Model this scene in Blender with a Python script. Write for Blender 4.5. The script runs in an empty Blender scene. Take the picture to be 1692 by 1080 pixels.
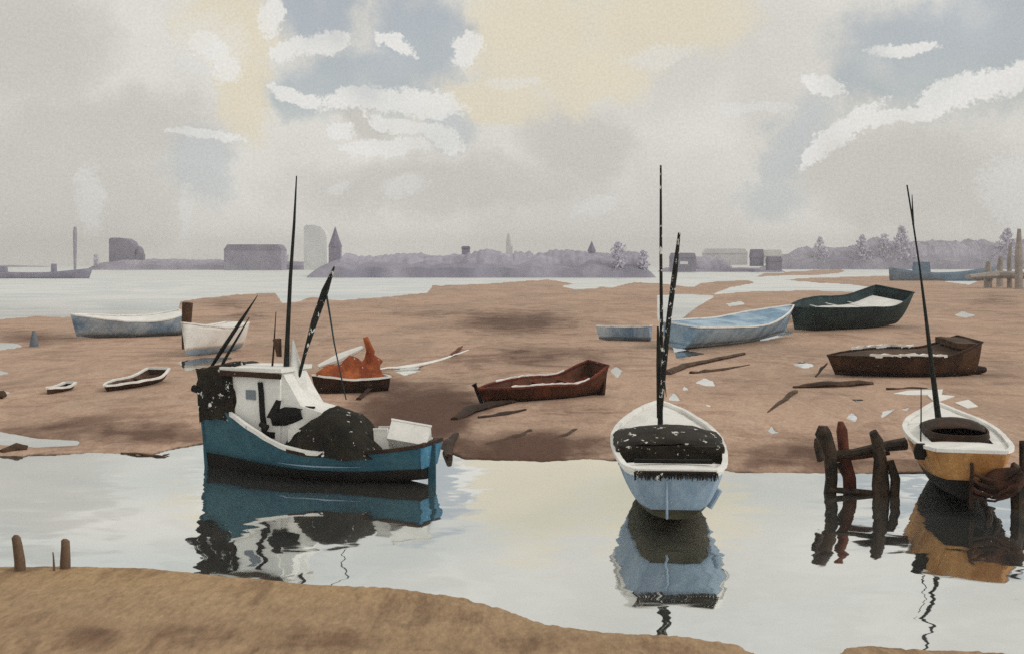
import bpy, math, random
import numpy as np
from mathutils import Vector, Matrix, noise as mn

random.seed(7)
rng = np.random.default_rng(7)
scene = bpy.context.scene
COL = scene.collection
R = math.radians

# ------------------------------------------------------------------ camera geometry
F, CX, HY, H = 2042.0, 846.0, 434.0, 6.8      # focal length (px of a 1692 px wide frame), centre, horizon, eye height (m)
IW, IH = 1692.0, 1080.0

def gnd(px, py, z=0.0):
    Y = F * (H - z) / (py - HY)
    return Vector(((px - CX) / F * Y, Y, z))

def at(px, py, Y):
    return Vector(((px - CX) / F * Y, Y, H - (py - HY) / F * Y))

cam_d = bpy.data.cameras.new("camera")
cam_d.sensor_width = 36.0
cam_d.lens = F / IW * 36.0
cam_d.shift_y = (HY - IH / 2) / IW
cam_d.clip_start = 0.1
cam_d.clip_end = 20000
cam = bpy.data.objects.new("camera", cam_d)
COL.objects.link(cam)
cam.location = (0, 0, H)
cam.rotation_euler = (R(90), 0, 0)
scene.camera = cam

# ------------------------------------------------------------------ node expressions
class E:
    """a socket (or number) with arithmetic that grows math nodes"""
    nt = None
    def __init__(s, v): s.v = v
    @staticmethod
    def math(op, *a, clamp=False):
        n = E.nt.nodes.new("ShaderNodeMath"); n.operation = op; n.use_clamp = clamp
        for i, x in enumerate(a):
            x = x.v if isinstance(x, E) else x
            if isinstance(x, (int, float)): n.inputs[i].default_value = x
            else: E.nt.links.new(x, n.inputs[i])
        return E(n.outputs[0])
    def __add__(s, o): return E.math("ADD", s, o)
    __radd__ = __add__
    def __sub__(s, o): return E.math("SUBTRACT", s, o)
    def __rsub__(s, o): return E.math("SUBTRACT", o, s)
    def __mul__(s, o): return E.math("MULTIPLY", s, o)
    __rmul__ = __mul__
    def __truediv__(s, o): return E.math("DIVIDE", s, o)

def smooth(x, lo, hi):
    n = E.nt.nodes.new("ShaderNodeMapRange"); n.interpolation_type = 'SMOOTHSTEP'
    E.nt.links.new(x.v, n.inputs[0])
    n.inputs[1].default_value = lo; n.inputs[2].default_value = hi
    return E(n.outputs[0])

def comb(x, y, z):
    n = E.nt.nodes.new("ShaderNodeCombineXYZ")
    for i, q in enumerate((x, y, z)):
        if isinstance(q, E): E.nt.links.new(q.v, n.inputs[i])
        else: n.inputs[i].default_value = q
    return E(n.outputs[0])

def sep(v):
    n = E.nt.nodes.new("ShaderNodeSeparateXYZ"); E.nt.links.new(v.v, n.inputs[0])
    return [E(o) for o in n.outputs]

def noise(vec, scale=1.0, detail=3.0, rough=0.55, dist=0.0, color=False):
    n = E.nt.nodes.new("ShaderNodeTexNoise")
    E.nt.links.new(vec.v, n.inputs["Vector"])
    n.inputs["Scale"].default_value = scale; n.inputs["Detail"].default_value = detail
    n.inputs["Roughness"].default_value = rough; n.inputs["Distortion"].default_value = dist
    return E(n.outputs["Color" if color else "Fac"])

def vscale(vec, s):
    n = E.nt.nodes.new("ShaderNodeVectorMath"); n.operation = 'MULTIPLY'
    E.nt.links.new(vec.v, n.inputs[0]); n.inputs[1].default_value = s
    return E(n.outputs[0])

def mixc(f, a, b):
    n = E.nt.nodes.new("ShaderNodeMix"); n.data_type = 'RGBA'
    ins = [i for i in n.inputs if i.type == 'RGBA']
    if isinstance(f, E): E.nt.links.new(f.v, n.inputs[0])
    else: n.inputs[0].default_value = f
    for q, i in ((a, ins[0]), (b, ins[1])):
        if isinstance(q, E): E.nt.links.new(q.v, i)
        else: i.default_value = (*q[:3], 1)
    return E([o for o in n.outputs if o.type == 'RGBA'][0])

def lin(r, g, b):
    f = lambda c: c / 12.92 if c <= 0.04045 else ((c + 0.055) / 1.055) ** 2.4
    return (f(r / 255), f(g / 255), f(b / 255))

# ------------------------------------------------------------------ materials
def new_mat(name):
    m = bpy.data.materials.new(name); m.use_nodes = True
    nt = m.node_tree; nt.nodes.clear()
    out = nt.nodes.new("ShaderNodeOutputMaterial")
    E.nt = nt
    return m, nt, out

def objco():
    return E(E.nt.nodes.new("ShaderNodeTexCoord").outputs["Object"])

def wash(name, c1, c2, scale=0.6, grain=0.25, fleck=0.0, fleck_c=(0.72, 0.71, 0.68), fleck_scale=5.0,
         fleck_stretch=(1, 1, 1), rough=0.75, spec=0.25, bump=0.15, gs=14.0, edge=None):
    """weathered, unevenly soaked paint: two tones in pools, granulated, with bare flecks"""
    m, nt, out = new_mat(name)
    co = objco()
    big = noise(co, scale, 4, 0.6, 0.6)
    f = smooth(big, 0.34, 0.66)
    col = mixc(f, c1, c2)
    g = noise(co, scale * gs, 3, 0.7)
    mid = noise(co, scale * 3.3, 3, 0.6, 1.0)
    k = 1.0 + (g - 0.5) * (grain * 3.0) + (mid - 0.5) * (grain * 1.8)
    n = nt.nodes.new("ShaderNodeVectorMath"); n.operation = 'SCALE'
    nt.links.new(col.v, n.inputs[0]); nt.links.new(k.v, n.inputs["Scale"])
    col = E(n.outputs[0])
    if fleck > 0:
        fl = noise(vscale(co, fleck_stretch), fleck_scale, 4, 0.7)
        col = mixc(smooth(fl, 0.70 - fleck * 0.3, 0.73 - fleck * 0.3), col, fleck_c)
    p = nt.nodes.new("ShaderNodeBsdfPrincipled")
    nt.links.new(col.v, p.inputs["Base Color"])
    p.inputs["Roughness"].default_value = rough
    p.inputs["Specular IOR Level"].default_value = spec
    if bump:
        b = nt.nodes.new("ShaderNodeBump"); b.inputs["Strength"].default_value = bump; b.inputs["Distance"].default_value = 0.03
        nt.links.new((g + mid).v, b.inputs["Height"]); nt.links.new(b.outputs[0], p.inputs["Normal"])
    nt.links.new(p.outputs[0], out.inputs[0])
    return m

M = {}
M['teal'] = wash("teal_paint", (0.022, 0.080, 0.120), (0.046, 0.125, 0.155), 0.45, 0.28, 0.05, (0.25, 0.38, 0.42), 4, (0.4, 1, 1))
M['teal_lit'] = wash("sunlit_transom_teal", (0.06, 0.20, 0.33), (0.10, 0.28, 0.42), 1.0, 0.25, 0.10)  # teal made lighter: sunlight on the transom put into the colour
M['black'] = wash("tarred_black", (0.004, 0.004, 0.004), (0.012, 0.010, 0.008), 1.2, 0.5, 0.0)
M['tar_fleck'] = wash("flecked_tar_cloth", (0.008, 0.006, 0.004), (0.024, 0.018, 0.011), 1.6, 0.5, 0.27, fleck_scale=3.4)
M['net'] = wash("dark_net", (0.007, 0.006, 0.004), (0.020, 0.016, 0.009), 1.6, 0.7, 0.19, fleck_scale=4.2)
M['spar'] = wash("dark_spar", (0.006, 0.007, 0.006), (0.02, 0.022, 0.018), 2.0, 0.5, 0.0)
M['spar_dry'] = wash("worn_dark_spar", (0.006, 0.007, 0.006), (0.018, 0.018, 0.015), 2.0, 0.5, 0.36, fleck_scale=7, fleck_stretch=(1, 1, .6))
M['white'] = wash("white_paint", (0.72, 0.71, 0.68), (0.85, 0.84, 0.81), 0.8, 0.10, 0.0)
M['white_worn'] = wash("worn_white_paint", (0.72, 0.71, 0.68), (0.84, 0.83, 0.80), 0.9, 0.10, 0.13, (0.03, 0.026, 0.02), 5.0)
M['dkbrown'] = wash("dark_brown_wood", (0.020, 0.010, 0.006), (0.05, 0.024, 0.013), 1.4, 0.5, 0.03)
M['brown'] = wash("brown_wood", (0.040, 0.020, 0.011), (0.10, 0.052, 0.027), 0.8, 0.45, 0.03)
M['redbrown'] = wash("red_brown_paint", (0.085, 0.016, 0.009), (0.16, 0.034, 0.016), 0.9, 0.45, 0.08)
M['rustwood'] = wash('rusty_brown_wood', (0.05, 0.020, 0.011), (0.13, 0.042, 0.020), 0.8, 0.5, 0.04)
M['warps'] = wash('dark_brown_warps', (0.022, 0.009, 0.005), (0.060, 0.022, 0.011), 1.6, 0.6, 0.10, fleck_scale=6)
M['orange'] = wash("rust_orange_canvas", (0.22, 0.045, 0.014), (0.40, 0.115, 0.035), 0.9, 0.45, 0.10)
M['amber'] = wash("amber_varnish", (0.36, 0.165, 0.055), (0.52, 0.285, 0.11), 0.8, 0.3, 0.04)
M['paleblue'] = wash("pale_blue_paint", (0.22, 0.31, 0.41), (0.33, 0.42, 0.52), 0.7, 0.16, 0.05)
M['midblue'] = wash("faded_blue_paint", (0.17, 0.28, 0.40), (0.40, 0.52, 0.62), 0.35, 0.25, 0.12, fleck_scale=1.6)
M['skyblue'] = wash("streaky_blue_paint", (0.14, 0.24, 0.37), (0.46, 0.56, 0.65), 0.40, 0.25, 0.10, fleck_scale=1.8, fleck_stretch=(1.4, 1, 0.4))
M['greyblue'] = wash("grey_blue_tar", (0.10, 0.12, 0.14), (0.20, 0.23, 0.26), 0.6, 0.25, 0.0)
M['dkgreen'] = wash("dark_green_paint", (0.008, 0.022, 0.025), (0.022, 0.05, 0.052), 0.5, 0.45, 0.04)
M['olive'] = wash("olive_reflection_tone", (0.040, 0.040, 0.024), (0.075, 0.068, 0.042), 0.8, 0.35, 0.0)  # underside colour chosen so the boat's water reflection turns dark olive
M['dkteal'] = wash("dark_teal_stripe", (0.012, 0.03, 0.035), (0.03, 0.05, 0.055), 0.8, 0.4, 0.0)
M['pile'] = wash("wet_pile_wood", (0.012, 0.009, 0.006), (0.062, 0.040, 0.026), 1.6, 0.5, 0.05)
M['rustpile'] = wash("rusty_pile", (0.06, 0.018, 0.010), (0.14, 0.040, 0.02), 1.8, 0.5, 0.08)
M['post'] = wash("brown_post", (0.12, 0.078, 0.05), (0.19, 0.125, 0.085), 1.5, 0.3, 0.0)
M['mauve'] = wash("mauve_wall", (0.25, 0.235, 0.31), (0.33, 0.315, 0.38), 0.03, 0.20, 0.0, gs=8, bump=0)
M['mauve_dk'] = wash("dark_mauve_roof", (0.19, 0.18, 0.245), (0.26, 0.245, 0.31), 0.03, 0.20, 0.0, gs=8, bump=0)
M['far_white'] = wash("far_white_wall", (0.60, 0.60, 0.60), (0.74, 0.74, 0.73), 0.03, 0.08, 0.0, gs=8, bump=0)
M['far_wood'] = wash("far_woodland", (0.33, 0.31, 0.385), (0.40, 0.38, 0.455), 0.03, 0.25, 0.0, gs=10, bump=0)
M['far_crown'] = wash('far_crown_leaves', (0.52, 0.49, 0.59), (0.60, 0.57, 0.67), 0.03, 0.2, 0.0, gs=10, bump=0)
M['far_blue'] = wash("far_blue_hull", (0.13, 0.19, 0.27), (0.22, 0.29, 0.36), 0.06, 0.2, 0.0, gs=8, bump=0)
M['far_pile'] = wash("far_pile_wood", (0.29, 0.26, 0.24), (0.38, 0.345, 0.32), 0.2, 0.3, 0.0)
M['rope'] = wash("dark_rope", (0.02, 0.018, 0.014), (0.05, 0.042, 0.03), 3, 0.3, 0.0)
M['grass'] = wash("dead_marsh_grass", (0.11, 0.075, 0.055), (0.21, 0.145, 0.10), 0.4, 0.4, 0.0, bump=0)

# ------------------------------------------------------------------ mesh builder
class MB:
    def __init__(s): s.v = []; s.f = []
    def add(s, vs, fs):
        o = len(s.v); s.v += [Vector(q) for q in vs]; s.f += [tuple(i + o for i in f) for f in fs]
    def grid(s, P, close_u=False, close_v=False):
        nu, nv = len(P), len(P[0])
        fs = []
        for i in range(nu - (0 if close_u else 1)):
            for j in range(nv - (0 if close_v else 1)):
                i2, j2 = (i + 1) % nu, (j + 1) % nv
                fs.append((i * nv + j, i2 * nv + j, i2 * nv + j2, i * nv + j2))
        s.add([q for r in P for q in r], fs)
    def tube(s, pts, rad, n=8, flat=1.0):
        pts = [Vector(p) for p in pts]
        if not isinstance(rad, (list, tuple)): rad = [rad] * len(pts)
        rings = []
        for i, p in enumerate(pts):
            d = (pts[min(i + 1, len(pts) - 1)] - pts[max(i - 1, 0)]).normalized()
            a = Vector((0, 0, 1)) if abs(d.z) < 0.85 else Vector((1, 0, 0))
            u = d.cross(a).normalized(); w = d.cross(u).normalized()
            rings.append([p + u * (rad[i] * math.cos(k * 2 * math.pi / n)) + w * (rad[i] * flat * math.sin(k * 2 * math.pi / n)) for k in range(n)])
        o = len(s.v)
        s.grid(rings, close_v=True)
        s.f.append(tuple(o + k for k in range(n))[::-1])
        s.f.append(tuple(o + (len(pts) - 1) * n + k for k in range(n)))
    def box(s, c, size, rz=0.0, rx=0.0, ry=0.0, nx=1, ny=1, nz=1, taper=1.0):
        m = Matrix.Translation(c) @ Matrix.Rotation(rz, 4, 'Z') @ Matrix.Rotation(ry, 4, 'Y') @ Matrix.Rotation(rx, 4, 'X')
        a, b, h = size[0] / 2, size[1] / 2, size[2] / 2
        def face(o, du, dv, nu, nv):
            P = [[m @ (Vector(o) + Vector(du) * (i / nu) + Vector(dv) * (j / nv)) for j in range(nv + 1)] for i in range(nu + 1)]
            s.grid(P)
        t = taper
        q = [(-a, -b, -h), (a, -b, -h), (a, b, -h), (-a, b, -h), (-a * t, -b * t, h), (a * t, -b * t, h), (a * t, b * t, h), (-a * t, b * t, h)]
        if nx == ny == nz == 1:
            s.add([m @ Vector(p) for p in q], [(0, 3, 2, 1), (4, 5, 6, 7), (0, 1, 5, 4), (1, 2, 6, 5), (2, 3, 7, 6), (3, 0, 4, 7)])
        else:
            face((-a, -b, -h), (0, 2 * b, 0), (2 * a, 0, 0), ny, nx); face((-a, -b, h), (2 * a, 0, 0), (0, 2 * b, 0), nx, ny)
            face((-a, -b, -h), (2 * a, 0, 0), (0, 0, 2 * h), nx, nz); face((-a, b, -h), (0, 0, 2 * h), (2 * a, 0, 0), nz, nx)
            face((-a, -b, -h), (0, 0, 2 * h), (0, 2 * b, 0), nz, ny); face((a, -b, -h), (0, 2 * b, 0), (0, 0, 2 * h), ny, nz)
    def prism(s, poly, d0, d1, fn):
        """outline extruded: fn(u, v, d) -> point"""
        n = len(poly)
        vs = [fn(u, v, d0) for u, v in poly] + [fn(u, v, d1) for u, v in poly]
        fs = [tuple(range(n))[::-1], tuple(range(n, 2 * n))] + [(i, (i + 1) % n, n + (i + 1) % n, n + i) for i in range(n)]
        s.add(vs, fs)
    def wob(s, amp, scale=1.0, seed=0.0):
        for q in s.v:
            q += mn.noise_vector(q * scale + Vector((seed, seed * 1.7, 0))) * amp
        return s
    def xf(s, m):
        s.v = [m @ q for q in s.v]; return s
    def build(s, name, mat, parent=None, smooth_=True, solid=0.0, ang=40, bevel=0.0):
        me = bpy.data.meshes.new(name)
        me.from_pydata([tuple(q) for q in s.v], [], s.f); me.update()
        o = bpy.data.objects.new(name, me); COL.objects.link(o)
        me.materials.append(mat)
        if parent is not None: o.parent = parent
        import bmesh
        bm = bmesh.new(); bm.from_mesh(me)
        bmesh.ops.remove_doubles(bm, verts=bm.verts, dist=0.0004)
        bmesh.ops.recalc_face_normals(bm, faces=bm.faces)
        for f in bm.faces: f.smooth = smooth_
        for e in bm.edges:
            if len(e.link_faces) == 2 and e.calc_face_angle(0) > R(ang): e.smooth = False
        bm.to_mesh(me); bm.free()
        if bevel:
            md = o.modifiers.new("bevel", 'BEVEL'); md.width = bevel; md.segments = 2; md.limit_method = 'ANGLE'
        if solid:
            md = o.modifiers.new("thickness", 'SOLIDIFY'); md.thickness = solid; md.offset = -1
        return o

def tag(o, label=None, cat=None, group=None, kind=None):
    if label: o['label'] = label
    if cat: o['category'] = cat
    if group: o['group'] = group
    if kind: o['kind'] = kind
    return o

def thing(name, label, cat, mat4=None, group=None):
    o = bpy.data.objects.new(name, None); COL.objects.link(o); o.empty_display_size = 0.2
    if mat4 is not None: o.matrix_world = mat4
    return tag(o, label, cat, group)

def frame(a, b, roll=0.0, pitch=0.0, z=None):
    """matrix with origin at a, local +x towards b"""
    a, b = Vector(a), Vector(b)
    d = b - a
    o = Vector((a.x, a.y, a.z if z is None else z))
    return Matrix.Translation(o) @ Matrix.Rotation(math.atan2(d.y, d.x), 4, 'Z') @ Matrix.Rotation(-pitch, 4, 'Y') @ Matrix.Rotation(roll, 4, 'X')

def curve(keys, t):
    """smooth interpolation through (t, value) keys"""
    k = sorted(keys); xs = [q[0] for q in k]; ys = [q[1] for q in k]
    if t <= xs[0]: return ys[0]
    if t >= xs[-1]: return ys[-1]
    i = max(j for j in range(len(xs) - 1) if xs[j] <= t)
    h = xs[i + 1] - xs[i]; u = (t - xs[i]) / h
    def slope(j):
        if j == 0: return (ys[1] - ys[0]) / (xs[1] - xs[0])
        if j == len(xs) - 1: return (ys[-1] - ys[-2]) / (xs[-1] - xs[-2])
        return (ys[j + 1] - ys[j - 1]) / (xs[j + 1] - xs[j - 1])
    m0, m1 = slope(i) * h, slope(i + 1) * h
    return (2 * u**3 - 3 * u**2 + 1) * ys[i] + (u**3 - 2 * u**2 + u) * m0 + (-2 * u**3 + 3 * u**2) * ys[i + 1] + (u**3 - u**2) * m1

class Hull:
    def __init__(s, L, beam, sheer, keel, full, rake=0.35, srake=0.0):
        s.L, s.beam, s.sheer, s.keel, s.full, s.rake, s.srake = L, beam, sheer, keel, full, rake, srake
    def p(s, t, v, side=1, out=0.0):
        b, sh, k, q = curve(s.beam, t), curve(s.sheer, t), curve(s.keel, t), curve(s.full, t)
        z = k + (sh - k) * v
        x = t * s.L + s.rake * max(0, t - 0.7) / 0.3 * v * 1.0 - s.srake * max(0, 0.15 - t) / 0.15 * v
        y = b * (max(v, 0.0) ** q) + out
        return Vector((x, side * y, z))
    def vz(s, t, z):
        sh, k = curve(s.sheer, t), curve(s.keel, t)
        return min(max((z - k) / (sh - k), 0.0), 1.0)
    def skin(s, mb, lo, hi, nt=34, nv=10, sides=(1, -1), out=0.0, t0=0.0, t1=1.0):
        """lo / hi: functions t -> v"""
        for sd in sides:
            P = []
            for i in range(nt + 1):
                t = t0 + (t1 - t0) * i / nt
                a, b = lo(t), hi(t)
                P.append([s.p(t, a + (b - a) * (j / nv) ** 1.5 if a < 0.01 else a + (b - a) * j / nv, sd, out) for j in range(nv + 1)])
            mb.grid(P)
        return mb
    def end(s, mb, t, lo, hi, nv=10):
        P = [[s.p(t, lo + (hi - lo) * (j / nv), sd) for sd in (1, -1)] for j in range(nv + 1)]
        mb.grid(P); return mb
    def rail(s, mb, w=0.07, h=0.07, t0=0.0, t1=1.0, nt=36, dz=0.0, v=None, end=True):
        for sd in (1, -1):
            P = []
            for i in range(nt + 1):
                t = t0 + (t1 - t0) * i / nt
                c = s.p(t, 1.0 if v is None else v(t), sd) + Vector((0, 0, dz))
                P.append([c + Vector((0, sd * w * 0.6, -h / 2)), c + Vector((0, sd * w * 0.6, h / 2)), c + Vector((0, -sd * w, h / 2)), c + Vector((0, -sd * w, -h / 2))])
            mb.grid(P, close_v=True)
            mb.add(P[0], [(0, 1, 2, 3)]); mb.add(P[-1], [(0, 1, 2, 3)])
        if end:
            a, b = s.p(t0, 1.0, 1), s.p(t0, 1.0, -1)
            c = (a + b) / 2 + Vector((0, 0, dz))
            mb.box(c, (w * 1.7, abs(a.y - b.y), h * 1.04))
        return mb
    def deck(s, mb, drop, t0, t1, hole=None, w=0.97, nt=30, nw=12, camber=0.06):
        """hole: (t0, t1, w0) left open"""
        ts = [t0 + (t1 - t0) * i / nt for i in range(nt + 1)]
        ws = [-1 + 2 * j / nw for j in range(nw + 1)]
        pts = []
        for t in ts:
            sh = curve(s.sheer, t) - drop
            v = s.vz(t, sh); q = s.p(t, v, 1)
            pts.append([Vector((q.x, q.y * w * a, sh + camber * (1 - a * a) * min(1, q.y))) for a in ws])
        fs = []; nv = nw + 1
        for i in range(nt):
            for j in range(nw):
                if hole and hole[0] <= (ts[i] + ts[i + 1]) / 2 <= hole[1] and abs((ws[j] + ws[j + 1]) / 2) < hole[2]: continue
                fs.append((i * nv + j, (i + 1) * nv + j, (i + 1) * nv + j + 1, i * nv + j + 1))
        mb.add([q for r in pts for q in r], fs)
        return mb
    def ring(s, mb, z0, z1, t0, t1, wf, th=0.05, n=40):
        """an oval coaming standing on the deck"""
        P = []
        xm, xr = (t0 + t1) / 2 * s.L, (t1 - t0) / 2 * s.L
        for i in range(n):
            a = i * 2 * math.pi / n
            ca, sa = math.cos(a), math.sin(a)
            ca = math.copysign(abs(ca) ** 0.75, ca); sa = math.copysign(abs(sa) ** 0.75, sa)
            t = (xm + xr * ca) / s.L
            yy = wf * curve(s.beam, t) * sa
            zt = curve(s.sheer, t)
            P.append([Vector((xm + xr * ca, yy, zt + z0)), Vector((xm + xr * ca, yy, zt + z1)),
                      Vector((xm + (xr - th) * ca, yy * (1 - th), zt + z1)), Vector((xm + (xr - th) * ca, yy * (1 - th), zt + z0))])
        mb.grid(P, close_u=True, close_v=True)
        return mb

def split_build(mb, name, mat, parent):
    """the two sides of a rail, each a part of its own"""
    n = len(mb.v) // 2
    for lo in (0, n):
        m2 = MB(); m2.add(mb.v[lo:lo + n], [tuple(i - lo for i in f) for f in mb.f if all(lo <= i < lo + n for i in f)])
        m2.build(name, mat, parent)

def heap(mb, outline_fn, top_fn, n=36, m=9):
    """a mound: outline_fn(angle)->(x,y) base ring, top_fn(x,y,r)->z"""
    P = []
    for j in range(m + 1):
        r = 1 - j / m
        row = []
        for i in range(n):
            x, y = outline_fn(i * 2 * math.pi / n, r)
            row.append(Vector((x, y, top_fn(x, y, r))))
        P.append(row)
    mb.grid(P, close_v=True)
    return mb

# ------------------------------------------------------------------ the sheet of mud and the water
def polysd(px, py, poly):
    """signed distance (+ inside) to a polygon, in frame pixels stretched to be fair to foreshortening"""
    P = np.array(poly, float)
    A, B = P, np.roll(P, -1, 0)
    d = np.full(px.shape, 1e9); inside = np.zeros(px.shape, bool)
    for (ax, ay), (bx, by) in zip(A, B):
        ex, ey = bx - ax, by - ay
        wx, wy = px - ax, py - ay
        L2 = ex * ex + (2.2 * ey) ** 2 + 1e-9
        t = np.clip((wx * ex + 4.84 * wy * ey) / L2, 0, 1)
        d = np.minimum(d, np.hypot(wx - t * ex, 2.2 * (wy - t * ey)))
        c = (ay > py) != (by > py)
        xi = ax + (py - ay) / (by - ay if by != ay else 1e-9) * ex
        inside ^= c & (px < xi)
    return np.where(inside, d, -d)

MUD = [
 [(-900,530),(-200,529),(0,527),(60,522),(110,524),(200,519),(288,521),(300,498),(330,493),(400,486),(455,483),(468,500),(495,497),(512,490),(560,497),(640,490),(704,483),(714,471),(790,469),(850,465),(905,462),
  (960,470),(1010,474),(1046,466),(1110,470),(1145,474),(1158,467),(1235,462),(1250,468),(1205,476),(1180,486),(1250,480),(1420,482),(1478,471),(1560,466),(1620,474),(1692,470),(2600,466),
  (2600,820),(1900,795),(1692,785),(1600,782),(1400,782),(1215,780),(1195,776),(1010,761),(975,758),(900,763),(770,758),(738,747),(720,738),(500,728),(335,733),(282,743),(255,752),(150,748),(90,752),(0,752),(-900,770)],
 [(1240,459),(1262,451),(1330,448),(1385,444),(1402,449),(1360,454),(1290,456)],
 [(1290,462),(1420,456),(1700,455),(2600,452),(2600,470),(1600,474),(1480,480),(1400,470)],
 [(-900,920),(-300,930),(0,936),(110,935),(250,939),(350,950),(420,956),(520,966),(640,971),(760,987),(830,1006),(900,1032),(1000,1046),(1120,1052),(1220,1066),(1262,1092),(1370,1092),(1400,1070),(1440,1068),(1500,1074),(1620,1078),(1760,1090),(2600,1130),(2600,9000),(-900,9000)],
]
POOL = [
 [(-900,705),(0,713),(60,724),(132,728),(128,735),(60,738),(0,734),(-900,725)],
 [(-900,562),(-60,562),(30,568),(38,572),(0,578),(-900,580)],
 [(-300,610),(0,612),(14,616),(0,619),(-300,620)], [(-200,643),(0,644),(16,648),(0,655),(-200,655)],
 [(928,473),(950,469),(992,473),(985,477),(950,478)],
 [(1086,488),(1130,486),(1182,489),(1152,506),(1122,530),(1092,548),(1086,520)],
 [(1200,502),(1225,498),(1232,502),(1205,506)],
 [(1112,572),(1140,580),(1165,584),(1118,592)], [(1254,564),(1268,552),(1290,546),(1316,548),(1290,556)],
 [(1010,613),(1018,606),(1026,612),(1020,622)], [(1150,632),(1164,625),(1178,630),(1180,637),(1165,636)], [(1104,660),(1114,647),(1124,662)], [(1126,645),(1132,637),(1138,644)], [(1166,668),(1174,669),(1172,672)],
 [(1456,690),(1460,680),(1480,674)], [(1400,690),(1408,682),(1416,690),(1412,696)], [(1490,676),(1502,673),(1498,678)], [(1408,660),(1425,660),(1416,663)],
 [(1270,712),(1275,704),(1280,712),(1287,714),(1276,716)], [(1312,602),(1325,598),(1346,603),(1330,608)],
 [(1578,521),(1590,515),(1612,521),(1595,524)], [(1560,465),(1590,460),(1615,465),(1600,470)],
 [(296,598),(330,592),(390,590),(330,606),(308,612)], [(650,612),(690,604),(696,612),(668,620)],
]

def fbm2(x, y, sc, seed, octv=4):
    out = np.zeros(x.shape)
    for i in range(octv):
        rs = np.random.default_rng(seed + i)
        f = sc * 2 ** i
        acc = np.zeros(x.shape)
        for k in range(7):
            th = rs.uniform(0, 6.283); ph = rs.uniform(0, 6.283); fr = f * rs.uniform(0.6, 1.4)
            acc += np.sin((x * math.cos(th) + y * 2.0 * math.sin(th)) * fr + ph)
        out += acc / 7 * 0.6 ** i
    return out

cols = np.concatenate([np.arange(-880, -120, 22), np.arange(-120, 1812, 3.0), np.arange(1812, 2580, 22)])
rows = np.concatenate([np.geomspace(438.6, 446, 12), np.arange(447, 560, 1.5), np.arange(560, 800, 2.0), np.arange(800, 1096, 2.5), np.geomspace(1100, 8000, 40)])
PX, PY = np.meshgrid(cols, rows)
mud = np.full(PX.shape, -1e9)
rag = np.where((PY > 935) & (PX > 550), fbm2(PX, PY, .22, 151, 3) * 3.2, 0) + fbm2(PX, PY, 0.035, 11) * 2.8 + fbm2(PX, PY, 0.25, 31, 2) * 1.6
for poly in MUD: mud = np.maximum(mud, polysd(PX, PY, poly) + rag)
pool = np.full(PX.shape, -1e9)
for poly in POOL: pool = np.maximum(pool, polysd(PX, PY, poly) + rag * 0.45)
sd = np.minimum(mud, -pool)
Yg = F * H / (PY - HY)
Xg = (PX - CX) / F * Yg
hm = 0.065 * np.tanh(sd / 7.0) + np.where(sd > 0, np.minimum(sd / 60, 1) * 0.03 * (fbm2(Xg, Yg, 0.5, 51) * .6 + 0.6), 0)
fore = np.clip((PY - 930) / 150, 0, 1)
hm = np.where(sd > 0, hm + fore * np.minimum(sd / 60, 1) * 0.10 * (fbm2(Xg, Yg, 1.6, 71) * 0.6 + 0.5), hm)
hm = np.where(sd < 0, np.maximum(hm * 6, -0.35), hm)
# soaked / drier silt: patches with shapes of their own
def blob(cx, cy, rx, ry): return np.exp(-(((PX - cx) / rx) ** 2 + ((PY - cy) / ry) ** 2))
ragw = fbm2(PX, PY, 0.02, 91)
wet = np.zeros(PX.shape)
for b in ((690, 690, 140, 56, 1.15), (620, 640, 90, 35, .7), (900, 590, 150, 24, .8), (800, 600, 120, 30, .6), (860, 742, 170, 34, 1.15), (1090, 740, 70, 40, .6), (180, 718, 280, 30, .75), (1330, 755, 190, 30, .75), (1650, 610, 60, 50, .3), (870, 535, 170, 30, .55),
          (960, 690, 110, 30, .35), (700, 520, 160, 20, .35), (60, 560, 90, 18, .45), (420, 525, 60, 14, .55), (1640, 500, 70, 24, .45), (1420, 560, 120, 16, .35), (1240, 640, 100, 18, .25), (560, 700, 80, 40, .7),
          (150, 1060, 70, 40, .5), (330, 1058, 120, 34, .55), (520, 1066, 140, 30, .5), (850, 1078, 200, 26, .5), (40, 1045, 50, 50, .3), (1060, 500, 120, 18, .4), (380, 505, 80, 16, .4)):
    wet = np.maximum(wet, b[4] * blob(*b[:4]) * (1 + 0.45 * ragw))
ochre = np.clip(blob(150, 950, 330, 32) + blob(600, 985, 200, 18) * .7, 0, 1)
edge = np.exp(-np.maximum(mud, 0) / 6.5) * (PY > 640) * np.clip(fbm2(PX, PY, .02, 131) * .9 + .75, .1, 1) * (PY < 900)
nr, nc = PX.shape
verts = np.stack([Xg, Yg, hm], -1).reshape(-1, 3)
idx = np.arange(nr * nc).reshape(nr, nc)
faces = np.stack([idx[:-1, :-1], idx[1:, :-1], idx[1:, 1:], idx[:-1, 1:]], -1).reshape(-1, 4)
me = bpy.data.meshes.new("mud_flats")
me.from_pydata(verts.tolist(), [], faces.tolist())
for nm, arr in (("wet", wet), ("ochre", ochre), ("edge", edge)):
    a = me.attributes.new(nm, 'FLOAT', 'POINT'); a.data.foreach_set("value", arr.reshape(-1).astype(np.float32))
me.polygons.foreach_set("use_smooth", [True] * len(me.polygons)); me.update()
mud_o = bpy.data.objects.new("mud_flats", me); COL.objects.link(mud_o); mud_o['kind'] = 'structure'

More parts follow.
